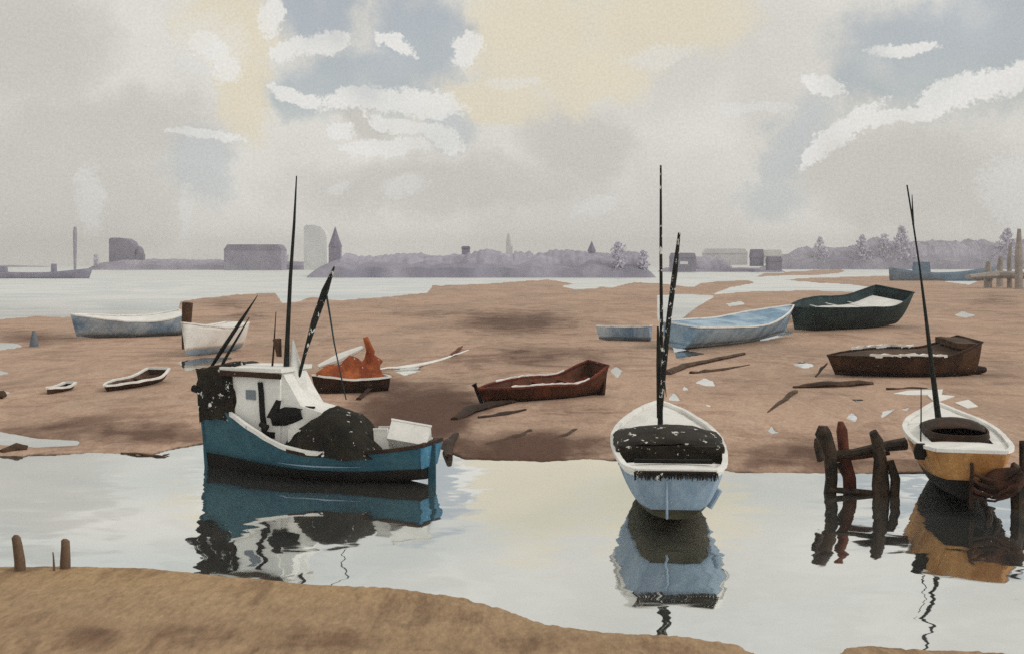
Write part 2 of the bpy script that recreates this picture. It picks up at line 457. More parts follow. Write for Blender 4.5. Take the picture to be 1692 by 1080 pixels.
m, nt, out = new_mat("silt")
co = objco()
def attr(n):
    a = nt.nodes.new("ShaderNodeAttribute"); a.attribute_name = n; return E(a.outputs["Fac"])
big = noise(vscale(co, (1, .35, 1)), 0.09, 4, 0.6, 0.8)
mid = noise(vscale(co, (1, .4, 1)), 0.45, 4, 0.65, 1.2)
fine = noise(vscale(co, (1, .35, 1)), 5.5, 3, 0.75)
col = mixc(smooth(big, 0.35, 0.65), lin(188, 158, 137), lin(166, 141, 123))
col = mixc(smooth(mid, 0.5, 0.72) * 0.28, col, lin(140, 113, 99))
x_, sep_y, _z = sep(co); y_ = sep_y
col = mixc(smooth(sep_y, 36.0, 27.0) * .8, col, lin(156, 131, 100))
col = mixc(attr("ochre") * 0.75, col, lin(168, 140, 104))
strk = noise(comb(x_ * .16 + y_ * .03, y_ * .16 - x_ * .05, 0.0), 1.0, 4, .7, 1.5)
blot = noise(comb(x_ * .33, y_ * .10, 4.0), 1.0, 3, .6, 2.0)
col = mixc(smooth(strk, .50, .60) * .42 * (1.0 - smooth(sep_y, 36.0, 27.0)), col, lin(134, 106, 92))
col = mixc(smooth(blot, .52, .60) * .34 * (1.0 - smooth(sep_y, 36.0, 27.0)), col, lin(196, 170, 150))
wv = attr("wet") + (mid - 0.5) * 0.5 + (strk - .5) * .7 * smooth(attr("wet"), .05, .4)
col = mixc(smooth(wv, 0.12, 0.95), col, lin(96, 70, 57))
col = mixc(smooth(attr("edge"), 0.3, .8) * 0.92, col, lin(60, 44, 40))
fg = smooth(sep_y, 33.0, 28.0)
fst = noise(comb(x_ * 2.6, y_ * .30, 7.0), 1.0, 4, .65, .4)
fst2 = noise(comb(x_ * .5, y_ * .35, 9.0), 1.0, 3, .6, .8)
col = mixc(smooth(fst + (fst2 - .5) * 1.2, .50, .78) * fg * .55, col, lin(112, 86, 68))
col = mixc(smooth(wv, .40, .47) * .22, col, lin(104, 78, 66))
col = mixc(smooth(wv, .62, .66) * .25, col, lin(74, 54, 46))
gr2 = noise(vscale(co, (1, .3, 1)), 13.0, 2, 0.8)
k = 1.0 + (fine - 0.5) * 0.9 + (mid - 0.5) * 0.4 * (1.0 - fg) + (gr2 - .5) * .7
n = nt.nodes.new("ShaderNodeVectorMath"); n.operation = 'SCALE'
nt.links.new(col.v, n.inputs[0]); nt.links.new(k.v, n.inputs["Scale"])
p = nt.nodes.new("ShaderNodeBsdfPrincipled"); nt.links.new(n.outputs[0], p.inputs["Base Color"])
p.inputs["Roughness"].default_value = 0.85; p.inputs["Specular IOR Level"].default_value = 0.12
b = nt.nodes.new("ShaderNodeBump"); b.inputs["Strength"].default_value = 0.35; b.inputs["Distance"].default_value = 0.05
nt.links.new((fine * 0.6 + mid).v, b.inputs["Height"]); nt.links.new(b.outputs[0], p.inputs["Normal"])
nt.links.new(p.outputs[0], out.inputs[0])
me.materials.append(m)

# water: one sheet out to the far shore
m, nt, out = new_mat("estuary_water")
co = objco()
x, y, z = sep(co)
n1 = noise(comb(x * 0.55, y * 0.75, 0.0), 1.0, 2, 0.5, 0.6, color=True)
n2 = noise(comb(x * 0.9, y * 2.4, 3.0), 1.0, 2, 0.5, 0.4, color=True)
r1, g1, b1 = sep(n1); r2, g2, b2 = sep(n2)
near = smooth(y, 26.0, 120.0)          # far water shows its ripples averaged: calmer
amp = 1.0 - near * 0.8
nx = ((r1 - 0.5) * 0.20 + (r2 - 0.5) * 0.06) * amp
ny = ((g1 - 0.5) * 0.030 + (g2 - 0.5) * 0.018) * amp
nv = comb(nx, ny, 1.0)
vn = nt.nodes.new("ShaderNodeVectorMath"); vn.operation = 'NORMALIZE'; nt.links.new(nv.v, vn.inputs[0])
gl = nt.nodes.new("ShaderNodeBsdfGlossy"); slick = noise(comb(x * .045, y * .055, 2.0), 1.0, 3, .55, .8); nt.links.new(mixc(smooth(slick, .38, .60), (.78, .82, .83), (.92, .925, .91)).v, gl.inputs['Color']); nt.links.new((0.03 + smooth(y, 75.0, 320.0) * .42).v, gl.inputs["Roughness"])
nt.links.new(vn.outputs[0], gl.inputs["Normal"])
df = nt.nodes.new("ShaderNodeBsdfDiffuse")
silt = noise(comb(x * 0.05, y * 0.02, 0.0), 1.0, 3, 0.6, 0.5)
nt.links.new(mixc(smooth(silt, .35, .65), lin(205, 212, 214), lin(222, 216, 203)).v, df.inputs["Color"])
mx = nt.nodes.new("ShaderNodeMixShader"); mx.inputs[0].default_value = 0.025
nt.links.new(gl.outputs[0], mx.inputs[1]); nt.links.new(df.outputs[0], mx.inputs[2])
nt.links.new(mx.outputs[0], out.inputs[0])
water_m = m
mb = MB(); mb.add([(-2600, -300, 0), (2600, -300, 0), (2600, 2900, 0), (-2600, 2900, 0)], [(0, 1, 2, 3)])
o = mb.build("water", water_m); o['kind'] = 'structure'
mb = MB(); mb.add([(-2600, -300, -0.5), (2600, -300, -0.5), (2600, 2900, -0.5), (-2600, 2900, -0.5)], [(0, 1, 2, 3)])
o = mb.build("ground", M['post']); o['kind'] = 'structure'

MUDZ = 0.05
def ground_z(x, y):
    return MUDZ

# ================================================================== BLUE FISHING BOAT
s_near, b_stem = gnd(683, 803), gnd(345, 772)
ax = (b_stem - s_near).normalized()
perp = Vector((-ax.y, ax.x, 0)) * -1.0            # away from the camera
if perp.y < 0: perp = -perp
st_c = s_near + perp * 0.85
MAT = frame(st_c, b_stem, z=0)
L = (b_stem - st_c).length
blue = thing("fishing_boat", "teal blue wooden fishing boat with black bottom and white wheelhouse afloat", "fishing boat", MAT)
INV = MAT.inverted()
def bl(px, py, t, side=0.0):
    """frame point -> local point on the plane across the boat through station t"""
    c = MAT @ Vector((t * L, side, 0))
    return INV @ at(px, py, c.y)
hb = Hull(L, [(0, .80), (.12, 1.06), (.3, 1.32), (.5, 1.45), (.7, 1.28), (.85, .85), (.95, .34), (1, .04)],
          [(0, 1.18), (.12, 1.02), (.25, .90), (.42, .84), (.55, 1.0), (.7, 1.48), (.85, 2.05), (1, 2.5)],
          [(0, .10), (.2, -.08), (.5, -.14), (.8, -.25), (1, -.3)],
          [(0, .34), (.3, .27), (.6, .34), (.85, .65), (1, 1.0)], rake=.30, srake=.12)
boot = lambda t: hb.vz(t, 0.36 + 0.16 * max(0, t - .45) / .55 + .14 * max(0, .25 - t) / .25)
mb = MB(); hb.skin(mb, boot, lambda t: 1.0, 40, 9); mb.build("hull", M['teal'], blue, solid=.06)
mb = MB(); hb.skin(mb, lambda t: 0.0, boot, 40, 7); hb.end(mb, 0.0, 0.0, boot(0)); mb.build("bottom", M['black'], blue)
mb = MB(); hb.end(mb, 0.0, boot(0), 1.0); tr = mb.build("transom", M['teal_lit'], blue, solid=.05)
mb = MB(); hb.rail(mb, .10, .10, 0.0, .52, 26, dz=.05); mb.wob(.02, 3); mb.build("gunwale", M['dkbrown'], blue)
mb = MB(); hb.rail(mb, .10, .13, .30, .80, 26, dz=.10, end=False); mb.wob(.02, 2); mb.build("bulwark_cap", M['white_worn'], blue)
mb = MB(); hb.deck(mb, .30, .01, .97); mb.build("deck", M['white_worn'], blue)
mb = MB()   # rubbing strake low on the side
P = []
for i in range(25):
    t = .22 + .36 * i / 24
    P.append(hb.p(t, hb.vz(t, .50 + .25 * (2 * (t - .4)) ** 2), 1, .015))
mb.tube(P, [0.004 + .022 * math.sin(math.pi * i / 24) for i in range(25)], 6); mb.build("rubbing_strake", M['paleblue'], blue)
mb = MB()   # stem post
mb.tube([hb.p(1, .02) + Vector((.03, -.0, 0)), hb.p(1, .5) + Vector((.05, -.04, 0)), hb.p(1, 1) + Vector((.06, -.04, .12))], [.07, .06, .08], 8); mb.build("stem_post", M['teal'], blue)
mb = MB(); mb.tube([hb.p(1, .05) + Vector((.11, -.02, 0)), hb.p(1, .34) + Vector((.10, -.03, 0))], [.035, .025], 6); mb.build("stem_iron", M['black'], blue)
mb = MB()   # bow roller with samson post
mb.tube([hb.p(.99, 1) + Vector((-.2, 0, 0)), hb.p(1, 1) + Vector((.28, -.04, .12))], [.09, .13], 8); mb.wob(.03, 4); mb.build("bow_roller", M['black'], blue)
mb = MB(); mb.tube([hb.p(1, 1) + Vector((.22, 0, .1)), bl(352, 606, .93)], [.035, .03], 6); mb.build("pulpit_rail", M['spar'], blue)
# rudder on the transom
mb = MB(); q = hb.p(0, 1, 1); mb.box((-.16, 0.0, .45), (.26, .07, 1.5)); mb.build("rudder", M['teal'], blue, bevel=.02)
# wheelhouse
wx0, wx1 = .60 * L, .835 * L
wz0 = .8
roofz = (INV @ at(430, 612, (MAT @ Vector((.72 * L, 0, 0))).y)).z
mb = MB(); mb.box(((wx0 + wx1) / 2, 0, (wz0 + roofz) / 2), (wx1 - wx0, 1.62, roofz - wz0), nx=6, ny=5, nz=10); mb.wob(.03, 1.4)
for q in mb.v:
    t_ = q.x / L; lim = hb.p(t_, hb.vz(t_, q.z), 1).y - .10
    if q.z < curve(hb.sheer, t_) + .1: q.y = max(-lim, min(lim, q.y))
mb
wh = mb.build("wheelhouse", M['white'], blue, ang=30)
mb = MB(); mb.box(((wx0 + wx1) / 2 + .05, 0, roofz + .10), (wx1 - wx0 + .42, 1.95, .13), nx=6, ny=5, nz=1); mb.wob(.035, 1.2); mb.build("roof", M['white'], wh, ang=30)
mb = MB(); mb.box(((wx0 + wx1) / 2 + .05, .98, roofz - .04), (wx1 - wx0 + .36, .08, .17), nx=8, ry=-.03); mb.wob(.02, 2); mb.build("roof_edge", M['dkbrown'], wh)
mb = MB(); mb.box((wx0 + .62, .835, wz0 + 1.35), (.17, .06, 1.7), ry=.10, nz=5); mb.box((wx0 + .40, .835, wz0 + .52), (.46, .06, .20), nx=4); mb.wob(.03, 2); mb.build("door_frame", M['black'], wh)
mb = MB(); mb.box((wx0 + 1.05, .83, wz0 + 1.78), (.34, .04, .30)); mb.wob(.03, 2); mb.build("window", M['greyblue'], wh)
mb = MB(); mb.box((wx1 - .12, .84, 2.45), (.11, .07, 1.5), ry=.06); mb.wob(.03, 2); mb.build("corner_post", M['dkbrown'], wh)
# tarred spray hood over the foredeck
mb = MB(); mb.box(((wx1 + .955 * L) / 2 + .02, 0, 2.55), (.95 * L - wx1 + .50, 1.72, 1.75), nx=8, ny=8, nz=9, taper=.82, ry=.10)
mb.wob(.22, 1.5, 3).wob(.08, 5, 8); mb.build("spray_hood", M['tar_fleck'], blue, ang=60)
# mast, boom, stays
mt = .59
mb = MB(); foot = bl(473, 700, mt); foot.y = 0; foot.z = .7
mb.tube([foot, bl(472, 640, mt), bl(475, 560, mt), bl(480, 460, mt), bl(486, 370, mt), bl(490, 291, mt)], [.18, .12, .075, .062, .046, .02], 10); mb.wob(.02, 1.2)
mast = mb.build("mast", M['spar'], blue)
mb = MB(); mb.tube([bl(483, 668, .57), bl(502, 588, .55), bl(520, 530, .53), bl(538, 480, .52), bl(553, 438, .51)], [.05, .06, .115, .12, .02], 8); mb.wob(.03, 1.5); mb.build("boom", M['spar_dry'], blue)
mb = MB(); mb.tube([bl(538, 478, .51), bl(545, 520, .5), bl(552, 565, .48), bl(560, 605, .46), bl(572, 660, .43)], [.035, .03, .025, .02, .02], 6); mb.build("stay", M['dkteal'], blue)
mb = MB(); mb.tube([bl(447, 640, .66), bl(452, 580, .65), bl(456, 515, .64)], [.04, .03, .012], 6); mb.build("aerial", M['dkbrown'], blue)
mb = MB(); mb.tube([bl(456, 560, .62), bl(460, 588, .62)], [.20, .12], 8, .6); mb.wob(.06, 3); mb.build("lamp_bracket", M['brown'], blue)
mb = MB(); mb.tube([bl(490, 690, .55, -.2), bl(492, 630, .56, -.2), bl(486, 590, .57, -.15), bl(484, 560, .58, -.1)], [.42, .30, .15, .04], 10); mb.wob(.07, 2); mb.build("furled_sail", M['white'], blue)
mb = MB(); a0, a1, a2 = bl(478, 612, .57, .1), bl(560, 682, .43, .1), bl(474, 700, .57, .1)
for sy in (0,):
    z0_ = 1.0
    mb.prism([(a1.x, z0_), (a0.x, z0_), (a0.x, a0.z), (a0.x - .34, a0.z - .50), (a0.x - .72, a0.z - 1.06), (a1.x + .55, a1.z + .16), (a1.x, a1.z)], -.75, .70, lambda u, v, d: Vector((u, d, v)))
mb.wob(.06, 1.6); mb.build("companion_hood", M['white'], blue, ang=25)
mb = MB(); mb.box((.495 * L, .0, 1.05), (.13 * L, 1.7, .95), nx=5, ny=5, nz=3, taper=.8); mb.wob(.05, 1.5); mb.build("hatch", M['white'], blue, ang=30)
mb = MB(); mb.tube([bl(452, 690, .60, .75), bl(470, 688, .59, .75), bl(500, 683, .56, .75)], [.22, .3, .2], 9)
mb.tube([bl(452, 690, .6, .75), bl(458, 662, .6, .75)], [.22, .10], 8); mb.tube([bl(500, 676, .57, .75), bl(522, 672, .53, .7)], [.13, .03], 7)
mb.wob(.10, 2.2); mb.build("winch", M['black'], blue)
mb = MB(); mb.tube([bl(430, 700, .68, 1.15), bl(442, 706, .66, 1.2)], [.09, .10], 8); mb.build("fairlead", M['black'], blue)

# things aboard
Wm = lambda p: MAT @ p
def net_outline(a, r):
    ca, sa = math.cos(a), math.sin(a)
    rr = r * (1 + .10 * math.sin(3 * a + 1) + .06 * math.sin(7 * a))
    return .375 * L + 1.95 * ca * rr, .36 + 1.20 * sa * rr
mb = MB(); heap(mb, net_outline, lambda x, y, r: .80 + (1.36 + .10 * math.sin(2.6 * x)) * (1 - r ** 3.0) ** .7 * max(.30, 1 - ((x - .36 * L) / 2.25) ** 2), 44, 11)
mb.wob(.14, 1.6, 2).wob(.05, 6, 5).xf(MAT); tag(mb.build("net_heap", M['net'], None, ang=70), "big dark heap of fishing net on the teal fishing boat", "fishing net")
def plank_sheet(name, mat, quad, th, label, cat):
    mb = MB(); q = [Vector(a) for a in quad]; nrm = (q[1] - q[0]).cross(q[3] - q[0]).normalized() * th
    mb.add(q + [a + nrm for a in q], [(0, 1, 2, 3), (7, 6, 5, 4), (0, 4, 5, 1), (1, 5, 6, 2), (2, 6, 7, 3), (3, 7, 4, 0)])
    return tag(mb.build(name, mat, None), label, cat)
def fish_box(c, size, rz, ry, rx, label):
    T = MAT @ Matrix.Translation(c) @ Matrix.Rotation(rz, 4, 'Z') @ Matrix.Rotation(ry, 4, 'Y') @ Matrix.Rotation(rx, 4, 'X')
    b = thing("fish_box", label, "fish box", T, "white fish boxes on the stern")
    a, w, h = size
    mb = MB(); mb.box((0, 0, .02), (a, w, .04))
    mb.box((0, w / 2 - .02, h / 2 + .02), (a, .04, h)); mb.box((0, -w / 2 + .02, h / 2 + .02), (a, .04, h))
    mb.box((a / 2 - .02, 0, h / 2 + .02), (.04, w - .08, h)); mb.box((-a / 2 + .02, 0, h / 2 + .02), (.04, w - .08, h))
    mb.wob(.012, 3); mb.build("tray", M['white'], b)
    for sg in (1, -1):
        mb = MB(); mb.box((0, sg * (w / 2 - .01), h + .05), (a * 1.03, .07, .06)); mb.build("rim", M['white_worn'], b)
fish_box((.075 * L, .20, 1.05), (1.25, .85, .62), .25, -.16, .62, "large white fish box tipped up on the blue boat stern")
fish_box((.165 * L, .35, .95), (.46, .50, .66), .1, .05, .0, "small upright white fish box beside the dark net heap")
def spar(pts, rad, label, mat='spar'):
    mb = MB(); mb.tube(pts, rad, 8); mb.wob(.012, 1.5)
    return tag(mb.build("spar", M[mat]), label, "spar", "loose spars leaning on the fishing boat bow")
spar([Wm(bl(349, 606, .93, .2)), Wm(bl(367, 578, .9, .2)), Wm(bl(398, 530, .87, .2)), Wm(bl(426, 488, .85, .2))], [.05, .075, .06, .012], "upper long dark spar leaning over the fishing boat bow")
spar([Wm(bl(353, 632, .93, .5)), Wm(bl(372, 592, .9, .5)), Wm(bl(396, 552, .88, .5)), Wm(bl(412, 524, .87, .5))], [.06, .05, .035, .012], "lower short thin spar leaning over the black hood")

# ================================================================== small open boats seen from astern
def stern_boat(name, label, cat, stern_px, bow_px, hullp, mats, **k):
    a, b = gnd(*stern_px), gnd(*bow_px)
    T = frame(a, b, z=0)
    t = thing(name, label, cat, T)
    return t, T, T.inverted(), hullp((b - a).length)

# white and pale blue boat
pale, PM, PI_, hp = stern_boat("sailing_boat", "pale blue and white sailing boat seen from astern with black cockpit cover", "sailing boat", (1116, 884), (1089, 775),
  lambda L: Hull(L, [(0, .98), (.03, 1.16), (.09, 1.31), (.25, 1.47), (.5, 1.55), (.7, 1.34), (.86, .86), (.95, .40), (1, .05)],
                 [(0, 1.60), (.2, 1.62), (.5, 1.70), (.75, 1.86), (1, 2.15)],
                 [(0, .40), (.12, .24), (.34, .02), (.5, -.3), (.7, -.45), (1, -.25)],
                 [(0, .30), (.1, .30), (.4, .34), (.8, .62), (1, 1.0)], rake=.35, srake=.12), None)
Lp = hp.L
pboot = lambda t: hp.vz(t, .66 - .25 * t)
mb = MB(); hp.skin(mb, pboot, lambda t: .90, 40, 9); mb.build("hull", M['paleblue'], pale, solid=.05)
mb = MB(); hp.skin(mb, lambda t: .90, lambda t: 1.0, 40, 3, out=.012); mb.build("sheer_strake", M['white'], pale, solid=.07)
mb = MB(); hp.skin(mb, lambda t: 0.0, pboot, 40, 7); hp.end(mb, 0, 0.0, pboot(0)); mb.build("bottom", M['olive'], pale)  # dark underside puts the olive of the reflection into the hull colour
mb = MB(); hp.end(mb, 0.0, pboot(0), .93); mb.build("transom", M['paleblue'], pale, solid=.05)
mb = MB(); hp.rail(mb, .09, .09, 0, 1, 40, dz=.04); mb.wob(.015, 3); mb.build("gunwale", M['white'], pale)
mb = MB(); hp.deck(mb, .06, .62, .985, camber=.16); mb.wob(.02, 2); mb.build("foredeck", M['white'], pale)
mb = MB(); hp.deck(mb, .06, .01, .15, camber=.05); mb.build("afterdeck", M['white'], pale)
mb = MB(); hp.deck(mb, .75, .04, .70, camber=0); mb.build("cockpit_floor", M['white_worn'], pale)
mb = MB()
P = []
for i in range(15):        # canvas hood over the cockpit
    t = .24 + .34 * i / 14
    w = 1.0 * curve(hp.beam, t); s0 = curve(hp.sheer, t)
    hgt = .50 * (math.sin(math.pi * min(1, .12 + i / 14 * .88)) ** .5)
    P.append([Vector((t * Lp, w * 1.0 * math.cos(a), s0 + .02 + hgt * max(0, math.sin(a)) ** .8)) for a in [math.pi * j / 18 for j in range(19)]])
mb.grid(P); mb.wob(.05, 2.0).wob(.03, 6); mb.build("canvas_hood", M['tar_fleck'], pale, solid=.03, ang=70)
mb = MB()
q0, q1 = hp.p(.235, .97, 1), hp.p(.235, .97, -1)
mb.box(((q0 + q1) / 2) + Vector((0, 0, .06)), (.06, abs(q0.y - q1.y) * .98, .5), ny=10, nz=4); mb.wob(.05, 3); mb.build("hood_curtain", M['tar_fleck'], pale)
mb = MB(); mb.box((.11 * Lp, 0, curve(hp.sheer, .11) + .07), (.10, 2.0, .10)); mb.build("traveller_rail", M['black'], pale)
mb = MB()
for i in range(60):        # rope fringe / fendering along the transom top
    yy = -1.02 + 2.04 * i / 59
    mb.tube([Vector((-.20, yy, 1.61 + random.uniform(-.03, .03))), Vector((-.25, yy + random.uniform(-.02, .02), 1.45 + random.uniform(-.05, .04)))], [.022, .014], 5)
mb.tube([Vector((-.19, -1.0, 1.60)), Vector((-.22, 0, 1.61)), Vector((-.19, 1.0, 1.60))], .04, 7); mb.build("rope_fender", M['tar_fleck'], pale)
mb = MB(); mb.box((-.17, .22, .92), (.14, .06, .95), ry=.10); mb.build("rudder", M['paleblue'], pale, bevel=.02)
mb = MB(); mb.tube([hp.p(.10, .55, -1, .05), hp.p(.10, .20, -1, .10)], [.11, .09], 9); mb.wob(.04, 3); mb.build("fender", M['paleblue'], pale)
def plc(px, py, t): return PI_ @ at(px, py, (PM @ Vector((t * Lp, 0, 0))).y)
mb = MB(); mb.tube([plc(1091, 722, .66), plc(1091, 640, .66), plc(1093, 540, .66), plc(1092, 420, .66), plc(1092, 273, .66)], [.09, .075, .055, .048, .03], 9); mb.wob(.012, 1.5); mast2 = mb.build("mast", M['spar_dry'], pale)
mb = MB(); mb.tube([plc(1091, 690, .60), plc(1096, 610, .60), plc(1106, 520, .60), plc(1115, 450, .60), plc(1122, 385, .60)], [.06, .085, .08, .085, .04], 9); mb.wob(.02, 1.5); mb.build("gaff", M['spar_dry'], pale)
mb = MB(); mb.tube([plc(1089, 690, .63), plc(1089, 600, .63), plc(1087, 539, .63)], [.07, .085, .03], 7); mb.build("crutch_post", M['spar'], pale)
mb = MB(); mb.tube([plc(1096, 615, .62), plc(1101, 655, .62)], [.03, .01], 5); mb.build("stay", M['spar'], pale)

# amber boat
amb, AM, AI, ha = stern_boat("day_boat", "amber varnished boat with white deck and leaning mast near the wooden jetty", "sailing boat", (1604, 848), (1548, 765),
  lambda L: Hull(L, [(0, .90), (.04, 1.06), (.12, 1.22), (.3, 1.34), (.55, 1.36), (.75, 1.08), (.9, .52), (1, .05)],
                 [(0, 1.68), (.3, 1.62), (.6, 1.66), (.85, 1.80), (1, 1.98)],
                 [(0, .36), (.12, .24), (.38, .02), (.6, -.3), (1, -.2)],
                 [(0, .42), (.15, .38), (.4, .40), (.8, .65), (1, 1.0)], rake=.3, srake=.1), None)
La = ha.L
aboot = lambda t: ha.vz(t, .92 - .46 * t)
mb = MB(); ha.skin(mb, aboot, lambda t: 1.0, 40, 9); mb.build("hull", M['amber'], amb, solid=.05)
mb = MB(); ha.skin(mb, lambda t: 0.0, aboot, 40, 7); ha.end(mb, 0, 0, aboot(0)); mb.build("bottom", M['black'], amb)
mb = MB(); ha.end(mb, 0, aboot(0), 1.0); mb.build("transom", M['amber'], amb, solid=.05)
mb = MB(); ha.rail(mb, .09, .09, 0, 1, 40, dz=.04); mb.wob(.015, 3); mb.build("gunwale", M['white'], amb)
mb = MB(); ha.deck(mb, .02, .01, .985, hole=(.20, .60, .66), camber=.10); mb.build("deck", M['white'], amb)
mb = MB(); ha.ring(mb, -.05, .26, .19, .61, .66, .05); mb.build("coaming", M['dkbrown'], amb)
mb = MB(); ha.deck(mb, .55, .1, .7, camber=0); mb.build("cockpit_floor", M['dkbrown'], amb)
mb = MB()
P = []
for i in range(13):        # brown cuddy canvas
    t = .34 + .28 * i / 12
    w = .66 * curve(ha.beam, t); s0 = curve(ha.sheer, t)
    hgt = .42 * (math.sin(math.pi * min(1, .15 + i / 12 * .85)) ** .5)
    P.append([Vector((t * La, w * math.cos(a), s0 + .05 + hgt * max(0, math.sin(a)) ** .7)) for a in [math.pi * j / 16 for j in range(17)]])
mb.grid(P); mb.wob(.04, 2.0); mb.build("cuddy_canvas", M['dkbrown'], amb, solid=.03, ang=70)
mb = MB(); mb.box((-.14, .0, .78), (.24, .09, 1.2), ry=.12, nz=5, nx=2); mb.wob(.03, 2); mb.build("rudder", M['dkbrown'], amb)
mb = MB()   # bundle of dark warps hung over the quarter
P = []
for i in range(11):
    ph = -math.pi / 2 + math.pi * i / 10
    P.append([Vector((-.20 + .24 * math.cos(ph) * math.cos(th), -.78 + .58 * math.cos(ph) * math.sin(th) , .92 + .40 * math.sin(ph) - .14 * math.sin(th) * math.cos(ph))) for th in [2 * math.pi * j / 18 for j in range(18)]])
mb.grid(P, close_v=True)
for i in range(4):
    mb.tube([Vector((-.40 - .03 * i, .05 - .02 * i - (1.32 - .08 * i) * j / 9, 1.16 - .20 * i - .30 * math.sin(math.pi * j / 9) * (1 - .12 * i) + .25 * j / 9)) for j in range(10)], .045, 6)
mb.wob(.09, 2.5, 2).wob(.04, 7); mb.build("hung_warps", M['warps'], amb)
def alc(px, py, t): return AI @ at(px, py, (AM @ Vector((t * La, 0, 0))).y)
mb = MB(); mb.tube([alc(1556, 712, .66), alc(1551, 690, .66), alc(1540, 610, .66), alc(1528, 510, .66), alc(1519, 440, .66), alc(1509, 370, .66), alc(1499, 306, .66)], [.12, .10, .078, .05, .03, .028, .024], 9); mb.wob(.015, 1.2); am = mb.build("mast", M['spar'], amb)
mb = MB(); mb.tube([alc(1509, 372, .66), alc(1507, 322, .66)], [.035, .012], 6); mb.build("burgee_staff", M['spar'], am)
mb = MB(); mb.tube([alc(1556, 706, .665), alc(1552, 690, .665)], [.20, .14], 8); mb.build("mast_collar", M['black'], am)
mb = MB(); mb.tube([alc(1521, 744, .22), alc(1522, 690, .22), alc(1522, 640, .22)], [.025, .02, .014], 6); mb.build("stanchion", M['spar'], amb)
mb = MB(); qf = ha.p(.08, .92, 1, .12); mb.tube([qf + Vector((0, 0, .22)), qf, qf - Vector((0, -.02, .22))], [.12, .19, .13], 10); mb.wob(.03, 3); mb.build("fender", M['black'], amb)
# dark plank hung over the starboard quarter
mb = MB()
for i in range(3):
    P = [ha.p(.02 + .55 * j / 10, ha.vz(.02 + .55 * j / 10, .86 - .22 * i - .10 * j / 10), -1, .06 + .015 * i) for j in range(11)]
    mb.tube(P, [.06 + .05 * math.sin(math.pi * j / 10) for j in range(11)], 7)
mb.wob(.03, 3); mb.build("rubbing_strake", M['dkbrown'], amb)

# ================================================================== wooden jetty
jY = gnd(1400, 815).y
jt = thing("wooden_jetty", "short jetty of dark leaning piles and planks at the mud edge", "jetty", Matrix.Translation((9.6, jY, 0)))
JI = Matrix.Translation((-9.6, -jY, 0))
def jp(px, py, dy=0): return JI @ at(px, py, jY + dy)
def pile(pts, rad, mat, parent, nm="pile"):
    mb = MB(); mb.tube(pts, rad, 9); mb.wob(.05, 2.2); return mb.build(nm, M[mat], parent)
pile([jp(1369, 838), jp(1374, 790), jp(1372, 750), jp(1360, 715), jp(1360, 703)], [.20, .20, .21, .24, .14], 'pile', jt)
pile([jp(1406, 842, .3), jp(1403, 790, .3), jp(1394, 750, .3), jp(1390, 710, .3), jp(1389, 696, .3)], [.19, .19, .16, .15, .08], 'rustpile', jt)
pile([jp(1458, 848, -.3), jp(1456, 800, -.3), jp(1455, 760, -.3), jp(1450, 728, -.3), jp(1443, 713, -.3)], [.24, .25, .2, .18, .13], 'pile', jt)
pile([jp(1478, 835, -.3), jp(1480, 790, -.3), jp(1470, 760, -.3)], [.13, .14, .10], 'pile', jt)
pile([jp(1358, 760, -.3), jp(1350, 735, -.3), jp(1347, 724, -.3)], [.12, .10, .05], 'pile', jt)
mb = MB(); mb.tube([jp(1368, 752, .1), jp(1410, 748, .1), jp(1450, 738, .1), jp(1496, 732, .1)], [.15, .18, .22, .24], 8, .7); mb.wob(.05, 2); mb.build("walkway_plank", M['pile'], jt)
mb = MB(); mb.tube([jp(1368, 760, .4), jp(1430, 752, .4), jp(1470, 748, .4)], [.10, .12, .10], 8, .7); mb.wob(.05, 2); mb.build("walkway_plank", M['rustpile'], jt)
mb = MB(); mb.tube([jp(1366, 808, -.1), jp(1400, 811, -.1), jp(1450, 814, -.1), jp(1490, 822, -.1), jp(1512, 826, -.1)], [.10, .12, .10, .07, .05], 8, .8); mb.wob(.05, 3); mb.build("cross_beam", M['pile'], jt)
mb = MB(); mb.tube([jp(1385, 765, .3), jp(1400, 790, .3), jp(1405, 800, .3)], [.08, .1, .08], 8); mb.build("brace", M['pile'], jt)
# mooring piles at the right edge of the frame
for pts, rad, lab, dep in (([(1684, 850), (1682, 800), (1676, 770), (1672, 764)], [.22, .24, .15, .06], "stubby dark mooring pile in the water right of the amber boat", 838),
                      ([(1692, 830), (1691, 770), (1689, 728)], [.12, .11, .09], "tall thin mooring pile at the right edge of the photo", 815)):
    Yp = gnd(1684, dep).y
    mb = MB(); mb.tube([at(x, y, Yp) for x, y in pts], rad, 9); mb.wob(.04, 2); tag(mb.build("mooring_pile", M['pile']), lab, "mooring pile", "mooring piles at the right edge")
# posts on the near bank
def post(px, y0, y1, w, lean, lab, mat='post'):
    base = gnd(px, y0, .05); k = F / base.y
    h = (y0 - y1) / k; r = w / 2 / k
    T = Matrix.Translation(base)
    mb = MB(); mb.tube([(0, 0, -.25), (lean * .3, 0, h * .3), (lean * .7, 0, h * .72), (lean, 0, h * .93), (lean, 0, h)], [r * 1.15, r * 1.08, r * .98, r * .9, r * .45], 10); mb.wob(.03, 4)
    o = mb.build("wooden_post", M[mat]); o.matrix_world = T
    tag(o, lab, "post", "posts on the near mud bank")
post(34, 944, 884, 17, -.09, "brown post leaning left at the water edge of the near mud bank")
post(107, 940, 890, 16, .02, "squat upright brown post right of the thin stake on the near bank")
post(90, 944, 911, 3.2, -.04, "thin stake between the two thick posts on the near bank")

